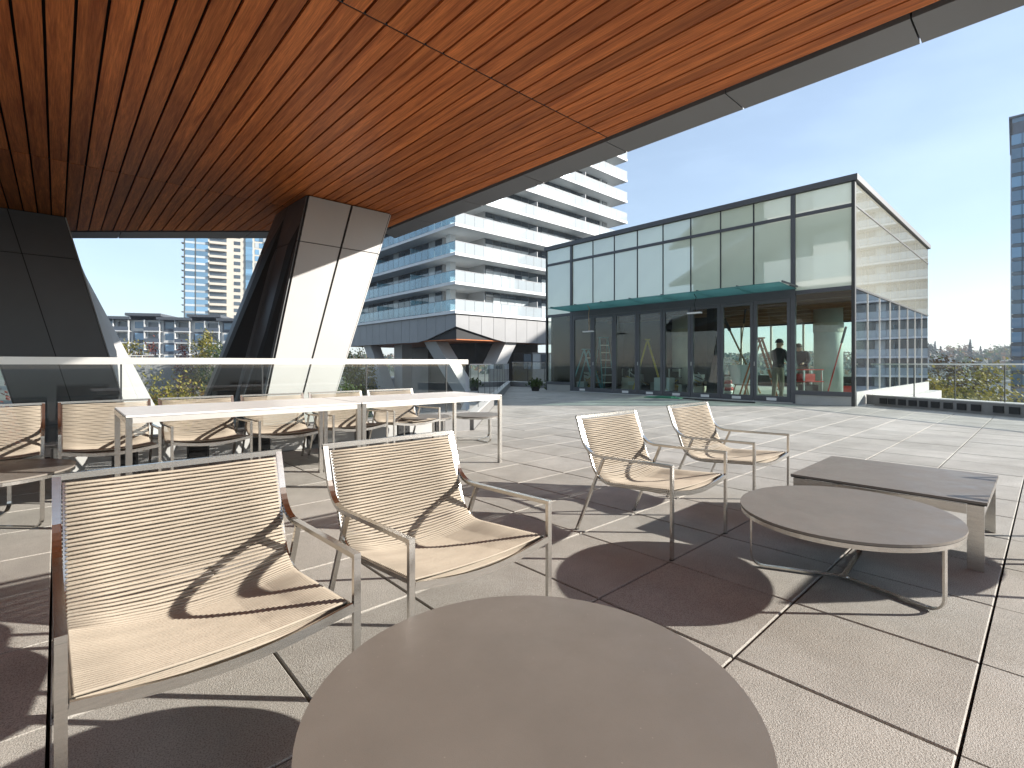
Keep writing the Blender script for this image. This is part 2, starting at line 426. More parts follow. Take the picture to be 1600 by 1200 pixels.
# ================================================================== THE SETTING
# ---- ground far below the terrace, hills
GZ = -10.0
g = MB(); g.add([(-1500, -1500, GZ), (1500, -1500, GZ), (1500, 1500, GZ), (-1500, 1500, GZ)], [(0, 1, 2, 3)])
tag(g.build('ground', M['ground']), kind='structure')
g = MB(); g.add([(-200, -60, GZ + .02), (300, -60, GZ + .02), (300, 200, GZ + .02), (-200, 200, GZ + .02)], [(0, 1, 2, 3)])
tag(g.build('street', M['asphalt']), kind='structure')

def hill_strip():
    b = MB(); N = 60; rows = []
    for r_i, (dist, hz) in enumerate([(480, 0), (560, .35), (650, .8), (760, 1.0), (900, 1.05), (1100, .9)]):
        row = []
        for i in range(N + 1):
            az = R(-30 + 140 * i / N)
            hh = (15 + 5 * math.sin(i * .37) + 3 * math.sin(i * .9 + 1)) * hz
            row.append((dist * math.cos(az), dist * math.sin(az), GZ + (hh + 2 if hz else -.5)))
        rows.append(row)
    vs = [p for r in rows for p in r]; fs = []
    for k in range(len(rows) - 1):
        for i in range(N): a = k * (N + 1) + i; fs.append((a, a + 1, a + N + 2, a + N + 1))
    b.add(vs, fs); return b
tag(hill_strip().build('hills', M['hill'], smooth=True), kind='structure')

# ---- terrace deck: slab below, pavers on top
DECK = [(-6.0, 6.29), (4.95, 6.29), (15.9, 17.4), (15.9, 13.9), (14.62, 13.9), (14.62, 3.3), (15.45, 3.28), (13.96, .36), (10.6, -6.05), (-6.0, -6.05)]
d = MB(); d.prism(DECK, -.5, -.055)
deck = tag(d.build('terrace_deck', M['black']), kind='structure')
d = MB(); d.prism(DECK, GZ, -.504); d.box((14.64, 2.92, GZ), (25.38, 13.88, -.62))
tag(d.build('terrace_base', mat('terrace_base_concrete', (.22, .22, .21), .7, var=.1, vscale=.5)), kind='structure')
def inside(x, y, poly):
    c = False; n = len(poly)
    for i in range(n):
        (x0, y0), (x1, y1) = poly[i], poly[(i + 1) % n]
        if (y0 > y) != (y1 > y) and x < (x1 - x0) * (y - y0) / (y1 - y0) + x0: c = not c
    return c
def clip_poly(poly, clip_line):
    (ax, ay), (bx_, by) = clip_line; out = []
    side = lambda p: (bx_ - ax) * (p[1] - ay) - (by - ay) * (p[0] - ax)
    for i in range(len(poly)):
        p, q = poly[i], poly[(i + 1) % len(poly)]; sp, sq = side(p), side(q)
        if sp >= 0: out.append(p)
        if sp * sq < 0: t = sp / (sp - sq); out.append((p[0] + (q[0] - p[0]) * t, p[1] + (q[1] - p[1]) * t))
    return out
PIT, GAP = .61, .009
cells = []
for i in range(-11, 28):
    for j in range(-11, 30):
        x0, y0 = -.02 + PIT * i, .17 + PIT * j
        c = (x0 + PIT / 2, y0 + PIT / 2)
        cs = [(x0 + GAP / 2, y0 + GAP / 2), (x0 + PIT - GAP / 2, y0 + GAP / 2), (x0 + PIT - GAP / 2, y0 + PIT - GAP / 2), (x0 + GAP / 2, y0 + PIT - GAP / 2)]
        ins = [inside(*p, DECK) for p in cs]
        if not any(ins): continue
        cells.append((c, cs, all(ins)))
def seen_rank(c):
    px, py, dd = pix(c[0], c[1], 0)
    vis = dd > .4 and -60 < px < 1660 and py < 1330
    return (0 if vis else 1, dd)
cells.sort(key=lambda t: seen_rank(t[0]))
pv_me = boxmesh('paver', PIT - GAP, PIT - GAP, .05, M['paver'], .004)
rest = MB(); n_full = 0
for c, cs, full in cells:
    if full and n_full < 300 and seen_rank(c)[0] == 0:
        n_full += 1
        o = inst('paver', pv_me, (c[0], c[1], -.025 + random.uniform(-.0012, .0012)), deck)
        o.rotation_euler = (random.uniform(-.0012, .0012), random.uniform(-.0012, .0012), random.choice((0, 1, 2, 3)) * math.pi / 2 + random.uniform(-.002, .002))
    else:
        poly = cs
        if not full:
            for a, b_ in [((4.95, 6.29), (-6, 6.29)), ((15.9, 17.4), (4.95, 6.29)), ((15.9, 13.9), (15.9, 17.4)), ((10.6, -6.05), (15.45, 3.28)), ((-6, -6.05), (10.6, -6.05)), ((-6, 6.29), (-6, -6.05))]:
                if a == (15.9, 17.4) and c[0] < 4.9: continue
                if a == (4.95, 6.29) and c[0] > 4.9: continue
                poly = clip_poly(poly, (a, b_))
                if len(poly) < 3: break
        if len(poly) >= 3: rest.prism(poly, -.05, random.uniform(-.0012, .0012))
rest.build('paver', M['paver'], deck, kind='stuff')

# ================================================================== HOST BUILDING: soffit, fascia, storeys above
SZ = CAMH + 2.6
XE, XW = 5.16, 4.68                      # outer fascia edge and edge of the wood
host = thing('overhanging_building', 'overhanging building with wood plank soffit and grey metal fascia above the terrace', 'building', (0, 0, SZ))
dw, df = 9.72, 10.27                     # depth (along the view axis) of the diagonal far edge: wood, fascia
def diagY(X, dd): return (dd - X * CC) / SS
XL, YN = -9.0, -4.5
backing = [(XL, YN), (XE, YN), (XE, diagY(XE, df)), (XL, diagY(XL, df))]
b = MB(); b.prism(backing, SZ + .06, SZ + .75); b.build('soffit_backing', M['black'], host, world=True)
PW = .1755
rows = [(YN, -1.70), (-1.70, 3.457), (3.457, 8.60), (8.60, 30)]
k = 0
x1 = XW - .015
while x1 > XL:
    x0 = x1 - PW
    for (ya, yb) in rows:
        lim0, lim1 = diagY(x0, dw - .03), diagY(x1, dw - .03)
        g0 = .009
        a, e0, e1 = ya + g0, min(yb - g0, lim0), min(yb - g0, lim1)
        if e0 <= a + .05 or e1 <= a + .02: continue
        w = PW - .021
        if e0 == e1:
            me = boxmesh('soffit_plank', w, e0 - a, .03, M['wood'])
            inst('soffit_plank', me, (x0 + PW / 2, (a + e0) / 2, .015), host)
        else:
            q = MB(); q.prism([(-w / 2, a - 5), (w / 2, a - 5), (w / 2, e1 - 5), (-w / 2, e0 - 5)], -.015, .015)
            inst('soffit_plank', q.mesh('soffit_plank', M['wood']), (x0 + PW / 2, 5, .015), host)
    x1 = x0
for yy in (-1.70, 3.457, 8.60):
    xr = XW - .02 if yy < 8 else (dw - .1 - yy * SS) / CC
    bx('seam_strip', (XL, yy - .0085, SZ + .004), (xr, yy + .0085, SZ + .031), M['black'], host)
# grey fascia underside panels along the outer edge (1.4 m pieces) and along the diagonal end
fy = [YN + .4 + 1.405 * i for i in range(0, 12)]
fy = [y for y in [-3.50 + 1.405 * i for i in range(-1, 10)] if y < diagY(XE, df) - .3] + [None]
for i in range(len(fy) - 1):
    ya = fy[i] + .006
    if fy[i + 1] is None:
        poly = [(XW + .05, ya), (XE, ya), (XE, diagY(XE, df)), (XW + .05, diagY(XW + .05, dw + .06))]
    else:
        yb = fy[i + 1] - .006; poly = [(XW + .05, ya), (XE, ya), (XE, yb), (XW + .05, yb)]
    q = MB(); q.prism(poly, SZ - .005, SZ + .05); q.build('fascia_panel', M['fascia'], host, world=True)
    if fy[i + 1] is not None:
        q = MB(); q.box((XE - .03, ya, SZ + .055), (XE + .02, yb, SZ + .74)); q.build('fascia_face', M['fascia'], host, world=True)
xs = [XW + .05 - 1.9 * i for i in range(0, 8)]
for i in range(len(xs) - 1):
    xa, xb = xs[i] - .006, xs[i + 1] + .006
    q = MB(); q.prism([(xb, diagY(xb, dw + .06)), (xa, diagY(xa, dw + .06)), (xa, diagY(xa, df)), (xb, diagY(xb, df))], SZ - .005, SZ + .05)
    q.build('fascia_panel', M['fascia'], host, world=True)
# storeys above: balcony slabs, glass walls behind (seen mirrored in the pavilion)
for fl in range(5):
    z = SZ + .76 + 3.1 * fl
    q = MB(); q.prism([(XL, YN), (XE - .3, YN), (XE - .3, diagY(XE, df) - .3), (XL, diagY(XL, df) - .3)], z, z + .28); q.build('balcony_slab', M['white'], host, world=True)
    q = MB(); q.prism([(XL + .2, YN + .2), (XE - 2.2, YN + .2), (XE - 2.2, diagY(XE, df) - 2.6), (XL + .2, diagY(XL, df) - 2.6)], z + .28, z + 3.1); q.build('storey_wall', M['tower_wall'], host, world=True)
    for i in range(9):
        y = YN + .6 + 1.45 * i
        bx('window', (XE - 2.2, y, z + .45), (XE - 2.14, y + 1.3, z + 2.7), M['window_pale'] if i % 3 == 1 else M['window'], host)
    for i in range(9):
        y = YN + .1 + 1.5 * i
        bx('railing_panel', (XE - .36, y, z + .32), (XE - .345, y + 1.47, z + 1.35), M['tower_rail'], host)

# ---- slanted clad columns
def pylon(label, cors, zt, ze, zb, mats, usplit, vz, group):
    """cors: list of (Xtop,Ytop,Xeye,Yeye) counter-clockwise seen from above; the edge lines run on below the deck"""
    def at(c, z): k = (zt - z) / (zt - ze); return Vector((c[0] + (c[2] - c[0]) * k, c[1] + (c[3] - c[1]) * k, z))
    base = at(cors[0], zb)
    o = thing('slanted_column', label, 'column', base, 0, group)
    q = MB(); q.loft([[at(c, zb) for c in cors], [at(c, zt - .01) for c in cors]]); q.build('core', M['black'], o, world=True)
    cb = [at(c, zb) for c in cors]; mx_, my_ = sum(p.x for p in cb) / len(cb), sum(p.y for p in cb) / len(cb)
    q = MB(); q.box((mx_ - .55, my_ - .8, GZ), (mx_ + .55, my_ + .8, zb + .3)); q.build('base_pier', M['curb'], o, world=True)
    n = len(cors)
    for i in range(n):
        a, b_ = cors[i], cors[(i + 1) % n]
        zs = [zb] + vz + [zt]; vv = [(z - zb) / (zt - zb) for z in zs]
        quad_panels('cladding_panel', at(a, zb), at(b_, zb), at(b_, zt - .012), at(a, zt - .012), usplit[i], vv, .014, .02, mats[i], o)
    return o
ZT, ZE, ZB = SZ, CAMH, GZ
def solve_corner(c): return c
pylon('slanted metal clad column with pale sunlit face and shaded side, beside the white tower',
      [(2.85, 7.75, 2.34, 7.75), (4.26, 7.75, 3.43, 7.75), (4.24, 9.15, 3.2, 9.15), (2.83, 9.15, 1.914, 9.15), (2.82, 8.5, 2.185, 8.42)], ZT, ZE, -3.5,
      [M['panel'], M['panel'], M['panel'], M['panel_shade'], M['panel_shade']], [[0, .5, 1], [0, 1], [0, .5, 1], [0, 1], [0, 1]], [.0, 2.94], 'slanted columns')
pylon('slanted shaded clad column at the left edge of the terrace view',
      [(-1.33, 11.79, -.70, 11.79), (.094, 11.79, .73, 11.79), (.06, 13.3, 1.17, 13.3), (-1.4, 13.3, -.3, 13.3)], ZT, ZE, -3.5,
      [M['panel_shade'], M['panel'], M['panel_shade'], M['panel_shade']], [[0, .5, 1], [0, .5, 1], [0, 1], [0, 1]], [.0, 2.94], 'slanted columns')

# ================================================================== GLASS BALUSTRADES
def balustrade(label, A, B, joints, zc, zr, rail_w, rail_h, depth, boxes, inner, rail_mat, panels_pale=False):
    """low clad curb from A to B with glass sheets and a handrail; inner = unit vector towards the terrace"""
    A, B = Vector((*A, 0)), Vector((*B, 0)); u = (B - A).normalized(); L = (B - A).length; nrm = Vector((*inner, 0))
    o = thing('glass_balustrade', label, 'balustrade', A)
    def bar(s0, s1, n0, n1, z0, z1):
        p = [A + u * s0 + nrm * n0, A + u * s1 + nrm * n0, A + u * s1 + nrm * n1, A + u * s0 + nrm * n1]
        if (p[1] - p[0]).cross(p[2] - p[1]).z < 0: p.reverse()
        return MB().prism([(v.x, v.y) for v in p], z0, z1)
    bar(0, L, -depth, 0, -.05, zc).build('curb', M['curb'], o, world=True)
    bar(0, L, -depth - .03, .012, zc, zc + .02).build('coping', M['coping'] if not panels_pale else M['curb'], o, world=True)
    for i in range(len(joints) - 1):
        s0, s1 = joints[i] + .008, joints[i + 1] - .008
        bar(s0, s1, -depth / 2 - .007, -depth / 2 + .007, zc + .012, zr - rail_h + .004).build('glass_panel', M['rail_glass'], o, world=True)
    for s0 in joints[1:-1]:
        bar(s0 - .0065, s0 + .0065, -depth / 2 - .012, -depth / 2 + .012, zc + .02, zr - rail_h).build('joint_strip', M['mullion_b'], o, world=True)
    bar(0, L, -depth / 2 - rail_w / 2, -depth / 2 + rail_w / 2, zr - rail_h, zr).build('handrail', rail_mat, o, world=True)
    for (s0, w, h0, h1) in boxes:
        k = bar(s0 - w / 2, s0 + w / 2, .001, .028, h0, h1).build('clamp_box', M['rubber'], o, world=True)
        for e in (-.3, .3):
            bar(s0 + e * w - .008, s0 + e * w + .008, .028, .036, (h0 + h1) / 2 - .01, (h0 + h1) / 2 + .006).build('bolt', M['black'], k, world=False).location = -A
    if panels_pale:
        bs = sorted(b_[0] for b_ in boxes)
        for s0, s1 in zip(bs[:-1], bs[1:]):
            bar(s0 + .105, s1 - .105, .001, .016, .012, zc - .012).build('curb_panel', M['curb_pale'], o, world=True)
    return o
YR = 6.29
lx0 = -3.6
balustrade('long glass balustrade with pale handrail behind the row of chairs', (lx0, YR), (4.86, YR), [0, 1.42, 2.75, 4.076, 5.405, 6.73, 8.06, 8.44], .29, 1.128, .075, .07, .16,
           [(.32 + .63 * i, .17, .05, .20) for i in range(13)], (0, -1), M['rail'], True)
# right-hand balustrade, skewed to the pavers
P0, P1 = Vector((15.43, 3.24)), Vector((13.96, .36)); ur = (P1 - P0).normalized()
def s_on_right(px):
    k = ratio(px); # X = k*Y  along P0 + s*u
    return (k * P0.y - P0.x) / (ur.x - k * ur.y)
rb = [s_on_right(x) for x in (1380.6, 1393.7, 1409.7, 1426.5, 1443.4, 1461.8, 1481.9, 1503, 1525.5, 1560.6, 1586)]
rb += [rb[-1] + .36 * i for i in range(1, 8)]
nin = (ur.y, -ur.x)
if nin[0] > 0: nin = (-nin[0], -nin[1])
balustrade('glass balustrade with thin grey handrail on a dark curb right of the pavilion', tuple(P0), tuple(P0 + ur * 9.5), [0] + [s_on_right(x) for x in (1420, 1483.6, 1561)] + [5.1, 6.4, 7.7, 9.0, 9.5], .25, 1.066, .05, .03, .34,
           [(s0, .17, .06, .2) for s0 in rb], nin, M['rail'])
# balustrade on the diagonal deck edge, left of the pavilion
P2, P3 = Vector((4.98, 6.34)), Vector((15.6, 17.1)); u2 = (P3 - P2).normalized(); L2 = (P3 - P2).length
balustrade('frameless glass balustrade on the diagonal terrace edge leading past the pavilion', tuple(P2), tuple(P3), [0.02 + (L2 - .04) * i / 11 for i in range(12)], .22, 1.06, .03, .02, .16, [], (u2.y, -u2.x), M['mullion'])
P4, P5 = Vector((15.62, 17.1)), Vector((15.62, 13.95))
balustrade('short teal glass balustrade across the terrace end behind the pavilion corner', tuple(P4), tuple(P5), [0.02, 1.06, 2.1, 3.13], .22, 1.15, .04, .03, .16, [], (-1, 0), M['mullion'])

# ================================================================== PAVILION
PX, PY0, PY1, PXB = 14.56, 3.305, 13.79, 25.4
ZTOP, ZTR, ZLO, ZS0, ZS1 = 5.75, 5.01, 2.96, .24, .35
pav = thing('glass_pavilion', 'flat roofed glass pavilion with pale green upper panels and folding glass doors', 'pavilion', (PX, PY0, 0))
ys = [PY0, 4.689, 5.714, 6.666, 7.609, 8.571, 9.539, 10.486, 11.44, 12.465, PY1]
# base slab, roof, cap
bx('floor_slab', (PX + .02, PY0 + .02, -.4), (PXB - .02, PY1 - .02, .005), M['concrete_in'], pav)
bx('roof', (PX + .1, PY0 + .1, 5.2), (PXB - .1, PY1 - .1, 5.6), M['roof_dark'], pav)
bx('roof_cap', (PX - .08, PY0 - .08, 5.60), (PX + .25, PY1 + .06, ZTOP), M['mullion'], pav)
bx('roof_cap', (PX + .25, PY0 - .08, 5.60), (PXB + .06, PY0 + .25, ZTOP), M['mullion'], pav)
bx('roof_cap', (PXB - .25, PY0 + .25, 5.60), (PXB + .06, PY1 + .06, ZTOP), M['mullion'], pav)
bx('roof_cap', (PX + .25, PY1 - .25, 5.60), (PXB - .25, PY1 + .06, ZTOP), M['mullion'], pav)
bx('upper_wall', (PX + .08, PY0 + .06, ZLO + .1), (PX + .2, PY1 - .06, 5.2), M['black'], pav)
bx('upper_wall', (PX + .2, PY0 + .06, ZLO + .1), (PXB - .1, PY0 + .18, 5.2), M['black'], pav)
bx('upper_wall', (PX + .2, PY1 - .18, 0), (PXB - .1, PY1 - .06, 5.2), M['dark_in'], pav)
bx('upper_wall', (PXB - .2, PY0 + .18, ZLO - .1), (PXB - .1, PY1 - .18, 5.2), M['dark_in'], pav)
bx('ceiling', (PX + .2, PY0 + .18, ZLO + .06), (PXB - .2, PY1 - .18, ZLO + .14), M['ceil_in'], pav)
for i in range(7):
    bx('ceiling_beam', (PX + 1.0 + 1.4 * i, PY0 + .2, ZLO - .1), (PX + 1.15 + 1.4 * i, PY1 - .2, ZLO + .06), M['ceil_in'], pav)
# front upper glazing
for i in range(len(ys) - 1):
    g0, g1 = .02, .02
    bx('spandrel_panel', (PX, ys[i] + g0, ZTR + .045), (PX + .07, ys[i + 1] - g1, 5.59), M['spandrel'], pav)
    bx('spandrel_panel', (PX, ys[i] + g0, ZLO + (.22 if 0 < i < 9 else .05)), (PX + .07, ys[i + 1] - g1, ZTR - .045), M['spandrel'], pav)
for i, y in enumerate(ys):
    w = .055 if i in (1, 9) else (.045 if i in (0, len(ys) - 1) else .018)
    if i == 0: bx('mullion', (PX - .035, y - .02, 0.), (PX + .075, y + .055, 5.6), M['mullion_b'], pav)
    elif i in (1, 9): bx('mullion', (PX - .04, y - w, 0.), (PX + .07, y + w, 5.6), M['mullion'], pav)
    elif i == 10: bx('mullion', (PX - .035, y - .04, 0.), (PX + .07, y + .02, 5.6), M['mullion_b'], pav)
    else: bx('mullion', (PX - .012, y - w, ZLO + .2), (PX + .06, y + w, 5.6), M['mullion_b'], pav)
bx('transom', (PX - .028, PY0 + .06, ZTR - .045), (PX + .065, PY1 - .045, ZTR + .045), M['mullion'], pav)
bx('transom', (PX - .03, PY0 + .06, ZLO - .05), (PX + .068, ys[1] - .06, ZLO + .05), M['mullion'], pav)
bx('transom', (PX - .03, ys[9] + .06, ZLO - .05), (PX + .068, PY1 - .045, ZLO + .05), M['mullion'], pav)
bx('transom', (PX - .032, ys[1] + .058, ZLO - .12), (PX + .066, ys[9] - .058, ZLO + .2), M['mullion'], pav)
# fixed end windows
for (a, e) in ((0, 1), (9, 10)):
    ya, yb = ys[a] + (.058 if a == 0 else .06), ys[e] - (.06 if a == 0 else .045)
    w = bx('end_window', (PX + .01, ya, ZS1), (PX + .03, yb, ZLO - .055), M['door_glass'], pav)
    bx('sill', (PX - .05, ya - .02, ZS0), (PX + .07, yb + .02, ZS1), M['mullion'], pav)
    bx('plinth', (PX - .02, ya - .06, 0), (PX + .1, yb + .04, ZS0), M['curb_pale'], pav)
# folding doors
ys_d = [ys[1] + .058] + [(ys[i]) for i in range(2, 9)] + [ys[9] - .058]
for i in range(8):
    ya, yb = ys_d[i] + .006, ys_d[i + 1] - .006
    fw, z0, z1 = .085, .02, ZLO - .125
    dm = MB()
    dm.box((PX - .03, ya, z0), (PX + .05, ya + fw, z1)).box((PX - .03, yb - fw, z0), (PX + .05, yb, z1))
    dm.box((PX - .03, ya + fw, z0), (PX + .05, yb - fw, z0 + .15)).box((PX - .03, ya + fw, z1 - .1), (PX + .05, yb - fw, z1))
    dr = dm.build('folding_door', M['mullion'], pav, world=True)
    rel = lambda p: tuple(p[k] - pav.location[k] for k in range(3))
    q = MB(); q.box(rel((PX + .004, ya + fw, z0 + .15)), rel((PX + .022, yb - fw, z1 - .1))); q.build('pane', M['door_glass'], dr)
    if i != 6:
        ym = (ya + yb) / 2
        q = MB(); q.box(rel((PX - .036, ym - .13, .045)), rel((PX - .031, ym + .13, .125))); q.build('sticker', M['sticker'], dr)
    if i % 2 == 0:
        q = MB(); q.box(rel((PX - .045, yb - .03, 1.0)), rel((PX - .031, yb - .015, 1.12))); q.build('handle', M['alu'], dr)
bx('threshold', (PX - .12, ys[1], 0.001), (PX + .06, ys[9], .018), M['alu'], pav)
# canopy
cy0, cy1 = 4.58, 12.5
for i in range(7):
    ya, yb = cy0 + (cy1 - cy0) * i / 7 + .012, cy0 + (cy1 - cy0) * (i + 1) / 7 - .012
    q = MB(); q.add([(PX - .06, ya, 3.05), (PX - .06, yb, 3.05), (PX - 1.3, yb, 3.09), (PX - 1.3, ya, 3.09), (PX - .06, ya, 3.07), (PX - .06, yb, 3.07), (PX - 1.3, yb, 3.11), (PX - 1.3, ya, 3.11)],
                    [(0, 1, 2, 3), (7, 6, 5, 4), (0, 4, 5, 1), (1, 5, 6, 2), (2, 6, 7, 3), (3, 7, 4, 0)])
    q.build('canopy_pane', M['canopy'], pav, world=True)
for i in range(8):
    y = cy0 + (cy1 - cy0) * i / 7
    q = MB(); q.ribbon([(PX - .03, y, 3.12), (PX - 1.15, y, 3.135)], (0, 1, 0), .022, .05); q.build('canopy_arm', M['mullion'], pav, world=True)
# right side: upper cream panels, lower reflective glass
sx = [PX + (PXB - PX) * i / 8 for i in range(9)]
for i in range(8):
    a, e = sx[i] + (.085 if i == 0 else .012), sx[i + 1] - .012
    bx('spandrel_panel', (a, PY0, ZTR + .02), (e, PY0 + .05, 5.59), M['spandrel_side'], pav)
    bx('spandrel_panel', (a, PY0, ZLO + .025), (e, PY0 + .05, ZTR - .02), M['spandrel_side'], pav)
    bx('side_window', (a, PY0 + .01, ZS1), (e, PY0 + .035, ZLO - .025), M['side_glass'], pav)
    if i: bx('side_mullion', (sx[i] - .013, PY0 - .006, ZS1), (sx[i] + .013, PY0 + .06, ZLO - .025), M['rail'], pav)
bx('side_transom', (PX + .08, PY0 - .015, ZLO - .025), (PXB, PY0 + .055, ZLO + .025), M['mullion_b'], pav)
bx('side_transom', (PX + .08, PY0 - .015, ZTR - .02), (PXB, PY0 + .055, ZTR + .02), M['mullion_b'], pav)
bx('side_plinth', (PX + .08, PY0 - .03, -.4), (PXB, PY0 + .1, ZS1), M['curb_pale'], pav)
# far glazing
for i in range(6):
    ya = PY0 + .2 + i * 1.4
    bx('far_window', (PXB - .14, ya + .04, .5), (PXB - .12, ya + 1.36, ZLO - .12), M['door_glass'], pav)
    bx('far_mullion', (PXB - .18, ya - .04, 0), (PXB - .08, ya + .04, ZLO - .1), M['rail'], pav)
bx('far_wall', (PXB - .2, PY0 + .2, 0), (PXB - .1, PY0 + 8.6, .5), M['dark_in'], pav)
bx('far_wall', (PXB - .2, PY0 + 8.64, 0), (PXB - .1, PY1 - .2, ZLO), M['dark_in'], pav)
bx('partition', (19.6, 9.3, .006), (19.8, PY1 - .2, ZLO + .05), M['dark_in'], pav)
# paved ledge beyond the right corner
lg = MB(); lg.prism([(PX + .1, PY0 - .04), (15.3, 3.05), (15.7, 2.9), (25.4, 2.9), (25.4, PY0 - .04)], -.6, .02)
tag(lg.build('side_ledge', M['coping']), kind='structure')

# ================================================================== FURNITURE
# ---- rope lounge chair, faces -Y, origin on the floor at the middle of the footprint
def arc(c, r, a0, a1, n, plane='yz', x=0.):
    out = []
    for i in range(n + 1):
        a = a0 + (a1 - a0) * i / n
        out.append((x, c[0] + r * math.cos(a), c[1] + r * math.sin(a)))
    return out
HW = .318
def web_path():
    P = [Vector((.326, .704)), Vector((.226, .435))]
    a, b_, c = Vector((.226, .435)), Vector((.188, .333)), Vector((.075, .334))
    for i in range(1, 9):
        t = i / 8; P.append(a * (1 - t) ** 2 + b_ * 2 * t * (1 - t) + c * t * t)
    P.append(Vector((-.322, .364)))
    out = [(0., P[0])]
    for p, q in zip(P[:-1], P[1:]): out.append((out[-1][0] + (q - p).length, q))
    return out
WEB = web_path()
def make_chair(label, group):
    o = thing('rope_lounge_chair', label, 'chair', group=group)
    TOP, ARM = (.335, .722), .507
    bd = Vector((.335 - .275, .722 - .545)).normalized()
    for s in (-1, 1):
        x = s * HW
        # front leg
        MB().ribbon([(x, -.335, 0.004), (x, -.335, ARM - .008)], (1, 0, 0), .021, .015).build('front_leg', M['steel'], o)
        # armrest running back and curving up into the back upright
        path = [(x, -.3425, ARM), (x, .15, ARM - .012)]
        p0, p1, p2 = Vector((.15, ARM - .012)), Vector((.250, ARM - .014)), Vector((.290, .590))
        for i in range(1, 9):
            t = i / 8; q = p0 * (1 - t) ** 2 + p1 * 2 * t * (1 - t) + p2 * t * t; path.append((x, q.x, q.y))
        path.append((x, TOP[0], TOP[1]))
        MB().ribbon(path, (1, 0, 0), .021, .015).build('armrest', M['steel'], o)
        MB().ribbon([(x, .125, ARM - .022), (x, .338, .004)], (1, 0, 0), .019, .014).build('rear_leg', M['steel'], o)
        for y in (-.335, .338): MB().box((x - .011, y - .010, 0), (x + .011, y + .010, .004)).build('foot_pad', M['rubber'], o)
        # hidden inner rail carrying the rope (back, then seat)
        xi = s * (HW - .018)
        MB().ribbon([(xi, p.x, p.y) for _, p in WEB], (1, 0, 0), .010, .016).build('rope_rail', M['steel'], o)
    MB().ribbon([(-HW - .0105, TOP[0] + .001, TOP[1] + .0), (HW + .0105, TOP[0] + .001, TOP[1] + .0)], (0, 1, 0), .016, .019).build('top_rail', M['steel'], o)
    fp = [(-HW + .011 + (2 * HW - .022) * i / 12, -.338, .362 - .034 * math.sin(math.pi * i / 12)) for i in range(13)]
    MB().ribbon(fp, (0, 1, 0), .010, .026).build('front_rail', M['steel'], o)
    # ropes, each wound once round both rails
    def winding(b, cy, cz, ty, tz, ny, nz, sag, rad, hw, off):
        """one loop: centre (cy,cz), normal (ny,nz) to the web, sag along -normal"""
        P = []
        half = .0105
        N = 6
        for i in range(N + 1):
            u = -1 + 2 * i / N; sg = sag * (1 - u * u); sh = .0010 * math.sin(i * 2.1 + cz * 900)
            P.append((u * hw, cy + ny * (half - sg) + ty * sh, cz + nz * (half - sg) + tz * sh))
        P.append((hw + .009, cy, cz))
        for i in range(N + 1):
            u = 1 - 2 * i / N; sg = sag * (1 - u * u)
            P.append((u * hw, cy + ny * (-half - sg) + ty * off, cz + nz * (-half - sg) + tz * off))
        P.append((-hw - .009, cy + ty * .002, cz + tz * .002))
        b.tube(P, rad, 5, closed=True)
    n_r = int(WEB[-1][0] / .0119)
    bb, sb = MB(), MB()
    for i in range(n_r):
        f = (i + .5) / n_r * WEB[-1][0]
        k = max(j for j in range(len(WEB)) if WEB[j][0] <= f); k = min(k, len(WEB) - 2)
        (l0, p), (l1, q) = WEB[k], WEB[k + 1]; t = (q - p) / (l1 - l0); c = p + t * (f - l0); nrm = Vector((t.y, -t.x))          # points up and towards the sitter
        u = f / WEB[-1][0]
        sag = .009 + .026 * math.sin(math.pi * min(1, u * .92)) ** 1.5
        winding(bb if u < .42 else sb, c.x, c.y, t.x, t.y, nrm.x, nrm.y, sag, .0046, HW - .022, .0055 if u < .42 else .0025)
    bb.build('back_rope', M['rope'], o, smooth=True, kind='stuff')
    sb.build('seat_rope', M['rope'], o, smooth=True, kind='stuff')
    return o
GR1, GR2 = 'rope lounge chairs around the coffee tables', 'rope lounge chairs along the glass balustrade'
ch = make_chair('beige rope lounge chair nearest the camera, beside the front round table', GR1)
ch.location = (.32, 1.70, 0); ch.rotation_euler.z = R(0.6)
dup(ch, (1.137, 1.702, 0), R(.4), 'beige rope lounge chair directly behind the front round table', GR1)
dup(ch, (2.775, 1.722, 0), R(-.6), 'beige rope lounge chair whose front leg stands in the round shadow', GR1)
dup(ch, (3.91, 1.735, 0), R(-.8), 'beige rope lounge chair farthest right, behind the oval coffee table', GR1)
dup(ch, (4.125, -.262, 0), R(180), 'rope lounge chair at the right picture edge, only its front leg showing', GR1)
ordn = ['cut by the left edge', 'second from the left', 'third from the left', 'fourth from the left', 'fifth from the left', 'last at the right end']
for i, x0 in enumerate((-.72, .015, .735, 1.445, 2.17, 2.905)):
    dup(ch, (x0 + .318, 5.515 + .012 * (i % 3), 0), R(random.uniform(-1.2, 1.2)), 'rope lounge chair of the row at the glass balustrade, ' + ordn[i], GR2)

